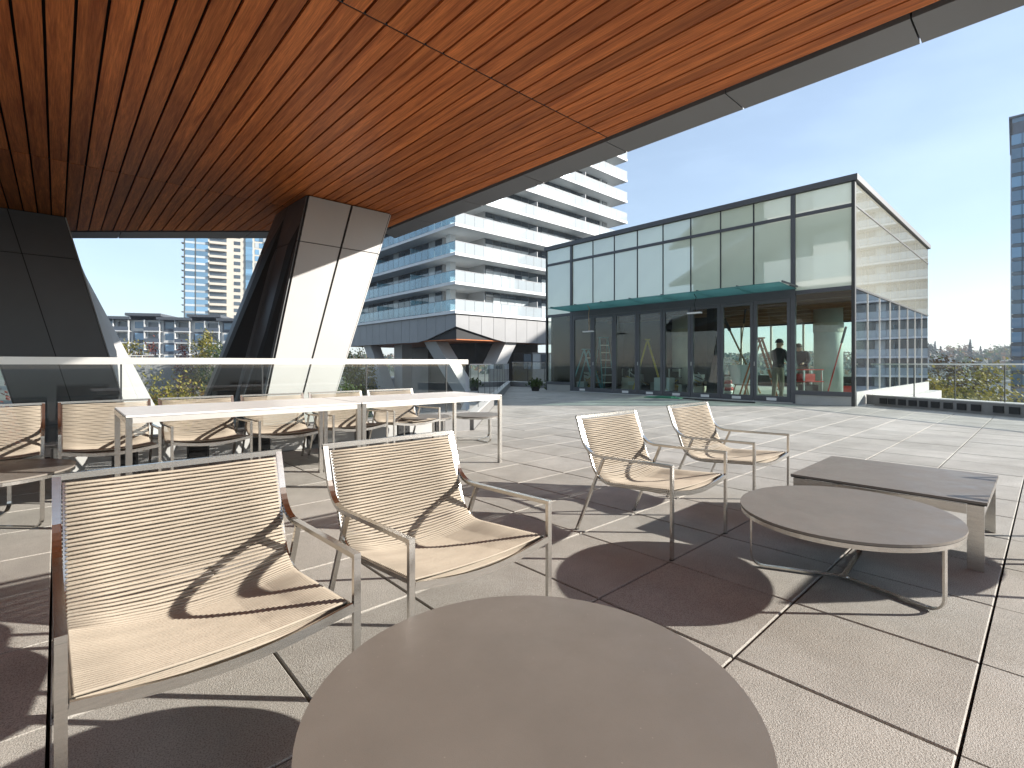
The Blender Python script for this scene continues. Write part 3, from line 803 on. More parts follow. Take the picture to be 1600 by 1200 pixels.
# ---- round / oval low tables with three looped legs
def low_table(label, loc, rx, ry, zt, angs, group, rotz=0):
    o = thing('low_round_table', label, 'table', loc, rotz, group)
    MB().cyl((0, 0), rx, zt - .011, zt, 72, ry=ry).build('tabletop', M['taupe'], o)
    MB().cyl((0, 0), rx - .001, zt - .014, zt - .011, 72, ry=ry - .001).build('edge_band', M['dark_edge'], o)
    n = 72; r = lambda q, z: [((rx - q) * math.cos(2 * math.pi * k / n), (ry - q) * math.sin(2 * math.pi * k / n), z) for k in range(n)]
    MB().loft([r(.003, zt - .014), r(.003, zt - .034), r(.016, zt - .034), r(.016, zt - .014)], close=False).build('ring', M['steel'], o)
    for a in angs:
        ca, sa = math.cos(R(a)), math.sin(R(a)); q = .89; ex, ey = rx * q * ca, ry * q * sa; L = math.hypot(ex, ey); ux, uy = ex / L, ey / L
        P = [(ex, ey, zt - .034), (ex, ey, .07)]
        for i in range(1, 7):
            t = R(90) * i / 6; P.append((ex - ux * .06 * (1 - math.cos(t)), ey - uy * .06 * (1 - math.cos(t)), .07 - .06 * math.sin(t)))
        P.append((ux * .012, uy * .012, .010))
        MB().ribbon(P, (-uy, ux, 0), .024, .009).build('loop_leg', M['steel'], o)
    MB().cyl((0, 0), .022, .006, .017, 16).build('hub', M['steel'], o)
    return o
GT = 'low taupe tables with looped legs'
low_table('large round taupe table filling the bottom of the picture', (.737, .744, 0), .462, .462, .36, (100, 220, 340), GT)
low_table('oval taupe coffee table on three looped steel legs', (2.872, .698, 0), .512, .456, .343, (113, 256, 4), GT)
low_table('round table half hidden behind the nearest chair at the left edge', (-.36, 4.70, 0), .46, .46, .36, (75, 200, 315), GT)
low_table('round table behind the long white table, nearer to the chair row', (3.62, 5.62, 0), .33, .33, .36, (40, 160, 285), GT)
low_table('round table seen past the right end of the long white table', (4.30, 5.38, 0), .34, .34, .36, (20, 140, 265), GT)

# ---- square coffee table
sq = thing('square_coffee_table', 'square taupe coffee table with flat steel legs behind the oval table', 'table', (3.915, .677, 0), R(.4))
b = .455
bx('tabletop', (3.915 - b, .677 - b, .348), (3.915 + b, .677 + b, .36), M['taupe'], sq)
bx('edge_band', (3.915 - b + .001, .677 - b + .001, .342), (3.915 + b - .001, .677 + b - .001, .348), M['dark_edge'], sq)
q = b - .012
for (sx_, sy_) in ((-1, -1), (1, -1), (1, 1), (-1, 1)):
    MB().box((sx_ * q - (.022 if sx_ > 0 else 0), sy_ * q - (.066 if sy_ > 0 else 0), 0), (sx_ * q + (.022 if sx_ < 0 else 0), sy_ * q + (.066 if sy_ < 0 else 0), .336)).build('leg', M['steel'], sq)
for s_ in (-1, 1):
    MB().box((-q + .024, s_ * q - (.012 if s_ > 0 else 0), .286), (q - .024, s_ * q + (.012 if s_ < 0 else 0), .336)).build('apron', M['steel'], sq)
    MB().box((s_ * q - (.012 if s_ > 0 else 0), -q + .068, .286), (s_ * q + (.012 if s_ < 0 else 0), q - .068, .336)).build('apron', M['steel'], sq)

# ---- long pale tables, end to end
def long_table(label, x0, x1):
    y0, y1, zt = 4.0, 4.86, .73
    o = thing('long_table', label, 'table', (x0, y0, 0), 0, 'long tables set end to end')
    bx('tabletop', (x0 + .004, y0 + .003, zt - .012), (x1 - .004, y1 - .003, zt), M['table_white'], o, .002)
    w = .034
    for x in (x0 + .003, x1 - .003 - w):
        for y in (y0, y1 - w): bx('leg', (x, y, 0), (x + w, y + w, zt - .014), M['steel'], o)
        bx('end_rail', (x, y0 + w + .001, zt - .05), (x + w, y1 - w - .001, zt - .014), M['steel'], o)
    for y in (y0, y1 - w): bx('side_rail', (x0 + w + .004, y, zt - .05), (x1 - w - .004, y + w, zt - .014), M['rail'], o)
    return o
long_table('long pale table at the left, in front of the chair row', .32, 1.922)
long_table('long pale table at the right, in front of the chair row', 1.928, 3.53)

# ================================================================== WHITE BALCONY TOWER
def balcony_tower(label, CX, CY, LX, LY, z0, nfl, fh, mirror=False, detail=True, podium=True, group='balcony towers'):
    T = thing('balcony_tower', label, 'tower', (CX, CY, GZ), 0, group)
    pieces = []
    dep = 1.9
    for fl in range(nfl):
        z = z0 + fh * fl
        xo = 0
        bx('balcony_slab', (CX + xo, CY, z), (CX + LX, CY + LY, z + .30), M['white'], T)
        # body
        bx('storey_wall', (CX + dep, CY + dep + 2.9, z + .30), (CX + LX - 2.2, CY + LY - .6, z + fh), M['tower_wall'], T)
        bx('storey_wall', (CX + dep + 3.4, CY + dep, z + .30), (CX + LX - 2.2, CY + dep + 2.88, z + fh), M['tower_wall'], T)
        bx('corner_column', (CX + 1.6, CY + 3.1, z + .30), (CX + 2.3, CY + 3.9, z + fh), M['white'], T)
        # right face windows: groups of panes, recessed loggias between
        x = CX + dep + 3.6; k = 0
        while x < CX + LX - 4.2:
            wd = 1.12
            if k % 8 in (6, 7):
                pieces.append(('loggia', (x, CY + dep - .02, z + .46), (x + wd + .1, CY + dep, z + fh - .05), M['window']))
                if k % 8 == 6: pieces.append(('divider', (x - .1, CY + .35, z + .45), (x - .02, CY + dep - .03, z + 2.2), M['tower_wall']))
            else:
                pieces.append(('window', (x, CY + dep - .06, z + .5), (x + wd - .08, CY + dep - .001, z + fh - .62), M['window_pale'] if (k * 7 + fl * 5) % 11 else M['window']))
                pieces.append(('window', (x, CY + dep - .06, z + fh - .56), (x + wd - .08, CY + dep - .001, z + fh - .06), M['window']))
            x += wd; k += 1
        pieces.append(('end_fin', (CX + LX - 4.0, CY + dep - .25, z + .30), (CX + LX - 3.7, CY + dep - .002, z + fh), M['white']))
        # left face windows
        y = CY + dep + 3.2; k = 0
        while y < CY + LY - 2:
            wd = 1.35
            pieces.append(('window' if k % 6 < 3 else 'loggia', (CX + dep - .06, y, z + .5), (CX + dep - .001, y + wd - .1, z + fh - .06), (M['window_pale'] if k % 6 == 1 else M['window'])))
            if k % 6 == 3: pieces.append(('divider', (CX + .3, y - .12, z + .45), (CX + dep - .07, y - .04, z + 2.2), M['tower_rail_shade']))
            y += wd; k += 1
        # railing sheets
        nx = int(LX / 1.25); ny = int(LY / 1.25)
        for i in range(nx):
            a = CX + .02 + (LX - .04) * i / nx
            pieces.append(('railing_panel', (a + .03, CY + .03, z + .33), (a + (LX - .04) / nx - .03, CY + .055, z + 1.42), M['tower_rail']))
        for i in range(ny):
            a = CY + .08 + (LY - .1) * i / ny
            pieces.append(('railing_panel', (CX + .03, a + .03, z + .35), (CX + .055, a + (LY - .1) / ny - .03, z + 1.42), M['tower_rail_shade'] if detail else M['tower_rail']))
        for i in range(5):
            a = CY + .1 + 1.2 * i
            pieces.append(('railing_panel', (CX + LX - .055, a, z + .35), (CX + LX - .03, a + 1.14, z + 1.42), M['tower_rail']))
        r = MB()
        r.box((CX + .015, CY + .015, z + 1.42), (CX + LX - .015, CY + .07, z + 1.47)).box((CX + .015, CY + .07, z + 1.42), (CX + .07, CY + LY, z + 1.47))
        for i in range(nx + 1):
            a = CX + .02 + (LX - .04) * i / nx; r.box((a - .012, CY + .028, z + .30), (a + .012, CY + .062, z + 1.42))
        for i in range(ny + 1):
            a = CY + .08 + (LY - .1) * i / ny; r.box((CX + .028, a - .012, z + .30), (CX + .062, a + .012, z + 1.42))
        r.build('railing_frame', M['frame_grey'], T, world=True)
    bx('roof', (CX + .5, CY + .5, z0 + fh * nfl), (CX + LX - .5, CY + LY - .5, z0 + fh * nfl + .5), M['white'], T)
    # pieces: the largest-looking ones singly, 300 of a kind; the rest joined
    by = {}
    for p in pieces: by.setdefault(p[0], []).append(p)
    for nm, L in by.items():
        L.sort(key=lambda p: pix(p[1][0], p[1][1], 0)[2] + abs(p[1][2] - 8) * .8)
        lim = 300 if detail else 0
        for p in L[:lim]: bx(p[0], p[1], p[2], p[3], T)
        rest_ = {}
        for p in L[lim:]: rest_.setdefault(p[3].name, (p[3], MB()))[1].box(p[1], p[2])
        for m_, q_ in rest_.values(): q_.build(nm, m_, T, world=True, kind='stuff')
    return T
TX, TY, TLX, TLY, TZ0 = 29.6, 40.7, 30.0, 30.0, 6.15
tw = balcony_tower('white residential tower with stacked wraparound balconies above slanted legs', TX, TY, TLX, TLY, TZ0, 10, 2.95)
# podium band with a notched corner
def podium(T):
    zt, zb_ = TZ0 - .02, 3.45
    core = MB(); core.box((TX + .5, TY + .5, zb_ + .15), (TX + 17.5, TY + TLY - 1, zt - .02)); core.build('podium_core', M['black'], T, world=True)
    n1 = 10
    for i in range(n1):                                   # right face
        xa, xb = TX + .25 + 16.8 * i / n1 + .02, TX + .25 + 16.8 * (i + 1) / n1 - .02
        low = lambda x: zb_ + max(0, (TX + 6.6 - x)) * .22
        q_ = MB(); q_.add([(xa, TY + .25, low(xa)), (xb, TY + .25, low(xb)), (xb, TY + .25, zt), (xa, TY + .25, zt), (xa, TY + .45, low(xa)), (xb, TY + .45, low(xb)), (xb, TY + .45, zt), (xa, TY + .45, zt)],
                          [(0, 1, 2, 3), (7, 6, 5, 4), (0, 4, 5, 1), (1, 5, 6, 2), (2, 6, 7, 3), (3, 7, 4, 0)])
        q_.build('podium_panel', M['podium'], T, world=True)
    n2 = 15
    for i in range(n2):                                   # left face
        ya, yb = TY + .25 + 27 * i / n2 + .02, TY + .25 + 27 * (i + 1) / n2 - .02
        low = lambda y: zb_ + max(0, (TY + 6.6 - y)) * .22
        q_ = MB(); q_.add([(TX + .25, ya, low(ya)), (TX + .25, yb, low(yb)), (TX + .25, yb, zt), (TX + .25, ya, zt), (TX + .45, ya, low(ya)), (TX + .45, yb, low(yb)), (TX + .45, yb, zt), (TX + .45, ya, zt)],
                          [(0, 3, 2, 1), (4, 5, 6, 7), (0, 1, 5, 4), (1, 2, 6, 5), (2, 3, 7, 6), (3, 0, 4, 7)])
        q_.build('podium_panel', M['podium'], T, world=True)
    bx('podium_soffit', (TX + .5, TY + .5, zb_ + .05), (TX + 17, TY + TLY - 1.5, zb_ + .14), M['wood'], T)
    # slanted legs and the dark lobby behind
    def leg(x0, y0, x1, y1, w, d_):
        q_ = MB(); q_.loft([[(x0, y0, -4), (x0 + w, y0, -4), (x0 + w, y0 + d_, -4), (x0, y0 + d_, -4)], [(x1, y1, zb_ + .06), (x1 + w, y1, zb_ + .06), (x1 + w, y1 + d_, zb_ + .06), (x1, y1 + d_, zb_ + .06)]])
        q_.build('slanted_leg', M['panel'], T, world=True)
    leg(TX + 4.3, TY + 2.0, TX + 1.0, TY + 5.0, 1.6, 2.4); leg(TX + 3.2, TY + 1.2, TX + 7.6, TY + .8, 1.7, 2.2)
    leg(TX + 2.0, TY + 17, TX + .8, TY + 20, 1.4, 2.0); leg(TX + 3.8, TY + 17, TX + 2.6, TY + 15, 1.4, 2.0)
    bx('lobby_wall', (TX + 6.5, TY + 5, -4), (TX + 17, TY + 15, zb_ + .05), M['dark_in'], T)
    bx('lobby_wall', (TX + 12.5, TY + 1.5, -4), (TX + 16.5, TY + 4.9, 2.4), M['curb'], T)
    for i in range(4): bx('lobby_window', (TX + 11.0 + 1.5 * i, TY + 1.44 - (.0 if i else .0), .4), (TX + 12.2 + 1.5 * i, TY + 1.49, 2.2), M['window_pale'] if i % 2 else M['window'], T)
    bx('plaza_base', (TX + .5, TY + .5, GZ), (TX + 17.5, TY + 27.9, -4.02), M['curb'], T)
    bx('stair_core', (TX + 10, TY + 15.02, -4), (TX + 17, TY + 28, zb_), M['curb'], T)
podium(tw)
# second tower of the same kind, right of the picture: it shows in the pavilion's side glass
balcony_tower('white balcony tower outside the right edge, seen mirrored in the pavilion glass', 95.0, -27.0, 26.0, 25.0, -4.0, 12, 2.95, detail=False)

# ================================================================== OTHER BUILDINGS
def vec(az_px, dist):                                     # a place at picture column az_px and depth dist
    a = (az_px - 800) / F
    return (dist * (CC + a * SS), dist * (SS - a * CC))
def facing_building(name, label, cat, px, depth_, parts, rotz=None, z=GZ, group=None):
    x, y = vec(px, depth_)
    o = thing(name, label, cat, (x, y, z), R(-42.56) if rotz is None else rotz, group)
    parts(o); return o
def pbox(o, name, a, b_, m):
    c = [(a[i] + b_[i]) / 2 for i in range(3)]; s = [abs(b_[i] - a[i]) for i in range(3)]
    return inst(name, boxmesh(name, *s, m), c, o)

def beige_tower(o):                                        # local x to the right, local -y towards the camera
    H = 92; fh = 2.9
    pbox(o, 'wall', (0, 0, 0), (36, 18, H), M['beige'])
    pbox(o, 'brick_base', (20, -.35, 0), (36.3, -.02, 20), M['brick'])
    lim = 0
    for f in range(2, 31):
        z = f * fh + 1
        for (x0, x1, kind) in ((.6, 3.8, 'b'), (4.4, 8.6, 'b'), (9.2, 15.4, 'bal'), (18.2, 20.6, 'w'), (22.6, 25.2, 'b'), (26.2, 31.0, 'g'), (31.6, 35.8, 'bal')):
            if kind == 'bal':
                pbox(o, 'balcony_recess', (x0, -.06, z), (x1, -.01, z + 2.55), M['window'])
                pbox(o, 'balcony', (x0 - .1, -1.5, z - .25), (x1 + .1, -.07, z + .75), M['beige'])
            elif kind == 'b':
                pbox(o, 'window', (x0, -.5, z), (x1, -.01, z + 2.0), M['window_blue'])
                pbox(o, 'window_band', (x0 - .1, -.6, z + 2.0), (x1 + .1, -.01, z + 2.88), M['window_blue'] if x0 > 20 else M['window_pale'])
            elif kind == 'g':
                for k in range(3): pbox(o, 'window', (x0 + k * 1.62, -.12, z), (x0 + k * 1.62 + 1.5, -.01, z + 2.2), M['window_blue'] if (k + f) % 3 else M['window_pale'])
            else:
                pbox(o, 'window', (x0, -.12, z + .4), (x1, -.01, z + 1.9), M['window'])
        pbox(o, 'side_balcony', (-1.1, 3, z - .2), (-.01, 6, z + .05), M['beige'])
facing_building('apartment_tower', 'tall beige apartment tower with blue window strips between the slanted columns', 'tower', 287, 205, beige_tower, rotz=R(-42.56 + 29))

def lowrise(o):
    L, fh = 49, 3.0
    zf = 10.5
    pbox(o, 'wall', (0, 0, 0), (L, 14, zf + 4 * fh), M['paint_white'])
    bay = 7.0
    for i in range(7):
        x = i * bay; up = .9 if i in (1, 3) else 0
        pbox(o, 'roof', (x - .6 + .01 * i, -2.6, zf + 4 * fh + up), (x + bay + .5, 14, zf + 4 * fh + up + .7), M['roof_dark'])
        for f in range(4):
            z = zf + f * fh
            pbox(o, 'wall_panel', (x + .3, -.25, z + .05), (x + 3.1, -.01, z + fh - .05), M['slate'] if (i + f) % 2 else M['paint_white'])
            w = pbox(o, 'window', (x + .7, -.32, z + .8), (x + 2.7, -.26, z + 2.5), M['window_blue'])
            pbox(o, 'balcony_door', (x + 3.6, -.07, z + .1), (x + 6.6, -.01, z + 2.5), M['window'])
            pbox(o, 'balcony', (x + 3.3, -1.9, z - .15), (x + 6.9, -.08, z + .1), M['paint_white'])
            pbox(o, 'balcony_rail', (x + 3.35, -1.88, z + .15), (x + 6.85, -1.82, z + 1.1), M['slate'])
        for xx in (x + 3.3, x + 6.7):
            pbox(o, 'post', (xx, -1.8, 0), (xx + .25, -1.5, zf + 4 * fh), M['paint_white'])
facing_building('apartment_block', 'four storey apartment block with flat dark roofs left of the beige tower', 'building', 158, 128, lowrise, rotz=R(-42.56 + 14))
# retaining wall with a white fence in front of the low block
def road_wall(o):
    pbox(o, 'wall', (0, 0, 0), (46, 1, 11.6), M['curb'])
    for i in range(24):
        if i in (6, 7, 15): continue
        pbox(o, 'fence_post', (i * 1.95, .3, 11.6), (i * 1.95 + .12, .42, 12.7), M['paint_white'])
        pbox(o, 'fence_rail', (i * 1.95 + .13, .33, 12.55), (i * 1.95 + 1.94, .39, 12.65), M['paint_white'])
facing_building('retaining_wall', 'grey retaining wall topped by a white fence below the low apartment block', 'wall', 120, 92, road_wall, rotz=R(-42.56 + 28))

def glass_tower(o):
    W, D, H, fh = 34, 26, 61.5, 2.95
    pbox(o, 'core', (.3, .3, 0), (W - .3, D - .3, H), M['slate'])
    n = int(H / fh)
    for f in range(n):
        z = f * fh
        for i in range(8):
            pbox(o, 'window', (.1 + i * 1.6, 0, z + .75), (1.58 + i * 1.6, .28, z + fh - .06), M['window_blue'])
            pbox(o, 'spandrel', (.1 + i * 1.6, .02, z), (1.58 + i * 1.6, .28, z + .68), M['window'])
        pbox(o, 'corner_strip', (-.05, -.05, z), (.09, .28, z + fh - .02), M['slate'])
    pbox(o, 'roof_slab', (-.3, -.3, H + 1.0), (W, D, H + 1.3), M['slate'])
    pbox(o, 'parapet', (.2, .2, H), (W, D - .4, H + 1.0), M['window_blue'])
facing_building('glass_tower', 'blue glass high rise cut by the right picture edge', 'tower', 1579.5, 104, glass_tower, rotz=R(-42.56 - 45.5))

# a few low buildings on the far slope and down in the streets
k = 0
for (px, dd, w, h_, zz, cname, lab) in (
        (1468, 420, 20, 7, -2, 'paint_white', 'small pale house on the far wooded slope beside the pavilion edge'),
        (1512, 440, 22, 6, -1, 'beige', 'small beige house among the trees on the far slope'),
        (1545, 400, 26, 6, -4, 'paint_white', 'long pale house on the far slope near the glass tower'),
        (1500, 150, 34, 5.5, -10, 'paint_white', 'low white warehouse behind the right glass balustrade'),
        (620, 125, 22, 7, -10, 'slate', 'low dark blue building seen below the white tower'),
        (655, 330, 22, 42, -10, 'window_blue', 'distant blue glass block seen under the white tower')):
    x, y = vec(px, dd); o = thing('distant_building', lab, 'building', (x, y, zz), R(-42.56 + 12 * math.sin(k)), 'distant buildings'); k += 1
    pbox(o, 'wall', (-w / 2, 0, 0), (w / 2, 10, h_), M[cname])
    pbox(o, 'roof', (-w / 2 - .5, -.6, h_), (w / 2 + .5, 10.5, h_ + .5), M['roof_dark'] if h_ > 7 or cname == 'slate' else M['coping'])
    for f in range(max(1, int(h_ / 3.2))):
        for i in range(int(w / 3.5)): pbox(o, 'window', (-w / 2 + 1 + i * 3.5, -.08, 1 + f * 3.2), (-w / 2 + 3 + i * 3.5, -.01, 2.6 + f * 3.2), M['window'])

# ================================================================== TREES
def tree(name, label, loc, h, rx, lm, n=900, leaf=.35, trunk_h=.4, rz=None, group='trees', seed=1, cone=False):
    rnd = random.Random(seed)
    o = thing(name, label, 'tree', loc, rnd.uniform(0, 6), group)
    rz = rz or h * (1 - trunk_h) / 2
    t = MB(); tr = max(.06, h * .018)
    t.tube([(0, 0, -.3), (0, 0, h * .25), (rx * .06, 0, h * .55), (0, rx * .05, h * .9)], [tr * 1.3, tr, tr * .7, tr * .2], 7)
    for i in range(7 if not cone else 0):
        a = rnd.uniform(0, 6.28); z0 = h * rnd.uniform(trunk_h * .8, .7); l_ = rx * rnd.uniform(.5, .85)
        t.tube([(0, 0, z0), (math.cos(a) * l_ * .5, math.sin(a) * l_ * .5, z0 + h * .08), (math.cos(a) * l_, math.sin(a) * l_, z0 + h * .2)], [tr * .6, tr * .4, tr * .12], 5)
    t.build('trunk', M['bark'], o, smooth=True)
    c = MB(); cz = h - rz
    clumps = []
    if not cone:
        for i in range(26):
            while True:
                p = Vector((rnd.uniform(-1, 1), rnd.uniform(-1, 1), rnd.uniform(-1, 1)))
                if .25 < p.length < 1: break
            clumps.append((p.x * rx, p.y * rx, cz + p.z * rz, rnd.uniform(.22, .45)))
    for i in range(n):
        if cone:
            f = rnd.random() ** .7; zz = h * (1 - f * (1 - .08)); rr = rx * f * rnd.uniform(.35, 1.1) * (.75 + .25 * math.sin(zz * 9 / h * 6)); a = rnd.uniform(0, 6.28)
            p = Vector((rr * math.cos(a), rr * math.sin(a), zz - rr * .2))
        else:
            q_ = rnd.choice(clumps); d_ = Vector((rnd.gauss(0, 1), rnd.gauss(0, 1), rnd.gauss(0, 1))) * .5
            p = Vector((q_[0] + d_.x * q_[3] * rx, q_[1] + d_.y * q_[3] * rx, q_[2] + d_.z * q_[3] * rz))
        s = leaf * rnd.uniform(.6, 1.3)
        u = Vector((rnd.gauss(0, 1), rnd.gauss(0, 1), rnd.gauss(0, 1))).normalized(); v = u.orthogonal().normalized(); w = u.cross(v)
        c.add([p - v * s * .5, p + w * s * .28, p + v * s * .5 + u * s * .1, p - w * s * .28], [(0, 1, 2, 3)])
    c.build('crown', lm, o)
    return o
def tp(px, dd, z=GZ): x, y = vec(px, dd); return (x, y, z)
tree('street_tree', 'yellow green tree behind the right glass balustrade at the picture edge', tp(1568, 34), 10.6, 5.2, M['leaf_yellow'], 9000, .26, .3, seed=3)
tree('street_tree', 'dark green tree low behind the balustrade, left of the yellow green tree', tp(1512, 48), 8.4, 3.8, M['leaf_green'], 5000, .32, .3, seed=33)
tree('street_tree', 'rust coloured tree behind the right glass balustrade beside the pavilion', tp(1484, 60), 11.6, 3.9, M['leaf_rust'], 5000, .34, .3, seed=4)
tree('street_tree', 'yellow tree seen through the glass beside the left shaded column', tp(272, 24), 10.7, 2.0, M['leaf_yellow'], 5000, .17, .35, seed=5)
tree('street_tree', 'rust tree top low behind the balustrade between the columns', tp(292, 40), 9.6, 2.2, M['leaf_rust'], 4000, .22, .35, seed=6)
tree('street_tree', 'red leaved tree at the far left edge behind the balustrade', tp(-12, 24), 10.2, 2.6, M['leaf_red'], 5000, .18, .3, seed=7)
tree('street_tree', 'green tree seen through the glass right of the sunlit column', tp(520, 38), 9.8, 3.0, M['leaf_green'], 5000, .24, .3, seed=8)
tree('street_tree', 'golden tree right of the sunlit column under the white tower', tp(556, 62), 13.0, 2.3, M['leaf_yellow'], 3000, .34, .3, seed=9)
tree('street_tree', 'small yellow tree in front of the low apartment block', tp(202, 100), 15.5, 3.0, M['leaf_yellow'], 2200, .5, .3, seed=10)
tree('street_tree', 'bright green tree at the right end of the low apartment block', tp(317, 100), 16.5, 2.6, M['leaf_yellow'], 2200, .5, .3, seed=11)
tree('street_tree', 'dark green tree beside the beige tower foot', tp(334, 98), 14.5, 2.9, M['leaf_green'], 2200, .5, .3, seed=12)
tree('street_tree', 'reddish tree in front of the middle of the low apartment block', tp(238, 101), 14.2, 2.4, M['leaf_red'], 1800, .5, .3, seed=13)
tree('street_tree', 'second reddish tree in front of the low apartment block', tp(292, 101), 14.0, 2.6, M['leaf_red'], 1800, .5, .3, seed=14)
rnd = random.Random(21); k = 0
marks = {0: 'tallest', 1: 'slim'}
for px in (1452, 1461, 1470, 1481, 1490, 1499, 1508, 1516, 1524, 1532, 1540, 1548, 1556, 1563, 1570, 1577):
    dd = rnd.uniform(430, 560); cone = px in (1461, 1470, 1499, 1516, 1532)
    h_ = rnd.uniform(13, 20) if not cone else rnd.uniform(18, 24)
    lm = M['conifer'] if cone else rnd.choice([M['leaf_rust'], M['leaf_green'], M['conifer'], M['leaf_yellow']])
    tree('hill_tree', 'tree on the far slope, number %d counting right from the pavilion edge' % (k + 1) if False else
         ('pointed dark conifer' if cone else 'rounded tree') + ' on the far slope, ' + ['next to the pavilion edge', 'just right of the pavilion edge', 'over the small pale house', 'right of the small pale house', 'between the two far houses', 'left of the beige far house', 'behind the beige far house', 'over the beige far house', 'right of the beige far house', 'left of the long pale house', 'behind the long pale house', 'over the long pale house', 'right of the long pale house', 'near the glass tower', 'beside the glass tower', 'touching the glass tower'][k],
         tp(px, dd, GZ + 11 + rnd.uniform(-2, 4)), h_, 4.2 if cone else rnd.uniform(5, 8), lm, 420, 1.9, .12, group='trees on the far slope', seed=100 + k, cone=cone)
    k += 1
# woods on the far slope that read as one mass
wd = MB(); rnd = random.Random(5)
for i in range(9000):
    az = R(rnd.uniform(-20, 78)); dd = rnd.uniform(430, 780)
    base = GZ + 2 + 15 * min(1, (dd - 430) / 220)
    p = Vector((dd * math.cos(az), dd * math.sin(az), base + rnd.uniform(0, 7)))
    s = rnd.uniform(3, 6); u = Vector((rnd.gauss(0, 1), rnd.gauss(0, 1), rnd.gauss(0, 1))).normalized(); v = u.orthogonal().normalized(); w = u.cross(v)
    wd.add([p - v * s * .5, p + w * s * .4, p + v * s * .5, p - w * s * .4], [(0, 1, 2, 3)], rnd.choice((0, 0, 1, 2)))
tag(wd.build('far_woodland', [M['conifer'], M['leaf_green'], M['leaf_rust']]), 'autumn woodland covering the far hillside', 'woodland', kind='stuff')

# ================================================================== INSIDE AND AROUND THE PAVILION
def step_ladder(label, px, dd, h_, m, rot, spread=.55):
    x, y = vec(px, dd); o = thing('step_ladder', label, 'ladder', (x, y, .006), rot, 'step ladders')
    for s in (-1, 1):
        w0, w1 = .27 * s, .17 * s
        MB().ribbon([(w0, -spread, 0), (w1, 0, h_)], (0, 1, .2), .07, .03).build('front_rail', m, o)
        MB().ribbon([(w0, spread, 0), (w1, .03, h_ - .05)], (0, 1, -.2), .05, .025).build('rear_rail', m, o)
    n = int(h_ / .3)
    for i in range(1, n):
        t = i / n; w = .27 + (.17 - .27) * t
        MB().box((-w, -spread * (1 - t) - .04, h_ * t - .015), (w, -spread * (1 - t) + .04, h_ * t + .015)).build('step', M['alu'], o)
    MB().box((-.2, -.08, h_), (.2, .1, h_ + .04)).build('top_cap', m, o)
    return o
step_ladder('yellow step ladder behind the fourth folding door', 1012, 18.9, 1.95, M['yellow'], R(30))
step_ladder('blue step ladder behind the second folding door from the left', 943, 20.2, 2.1, M['teal'], R(-30))
step_ladder('orange step ladder with pale steps left of the standing worker', 1188, 14.9, 1.8, M['orange'], R(35))
step_ladder('small blue step ladder behind the leftmost folding door', 916, 19.6, 1.6, M['teal'], R(10))
def round_col(label, px, dd, r):
    x, y = vec(px, dd); o = thing('round_column', label, 'column', (x, y, .006), 0, 'round interior columns')
    MB().cyl((0, 0), r, 0, 2.96, 28).build('shaft', M['concrete_in'], o, smooth=True)
    MB().cyl((0, 0), r + .02, 2.1, 2.42, 28).build('band', M['beige'], o)
round_col('thick pale round column behind the right end window', 1294, 16.6, .42)
round_col('round column behind the middle folding doors', 1066, 19.5, .38)
def pole(label, pa, pb, m, r=.018, nm='leaning_pole', cat='pole'):
    o = thing(nm, label, cat, pa); L = Vector(pa)
    MB().tube([(0, 0, 0), tuple(Vector(pb) - L)], r, 8).build('shaft', m, o)
    d_ = (Vector(pb) - L).normalized()
    MB().tube([tuple(Vector(pb) - L - d_ * .5), tuple(Vector(pb) - L - d_ * .02)], r * 1.7, 8).build('grip', M['rubber'], o)
def at_px(px, py, dd): x, y = vec(px, dd); return (x, y, CAMH - (py - Y0) * dd / F)
pole('red pole with black grip leaning against the right end window', at_px(1291, 610, 14.9)[:2] + (.03,), at_px(1322, 510, 14.6), M['red'], .02)
pole('pale board leaning behind the second door from the right', at_px(1188, 612, 17.5)[:2] + (.02,), at_px(1131, 497, 16.5), M['plank'], .03)
pole('thin copper pipe standing behind the second door from the right', at_px(1155, 565, 16.2), at_px(1165, 482, 16.2), M['plank'], .018)
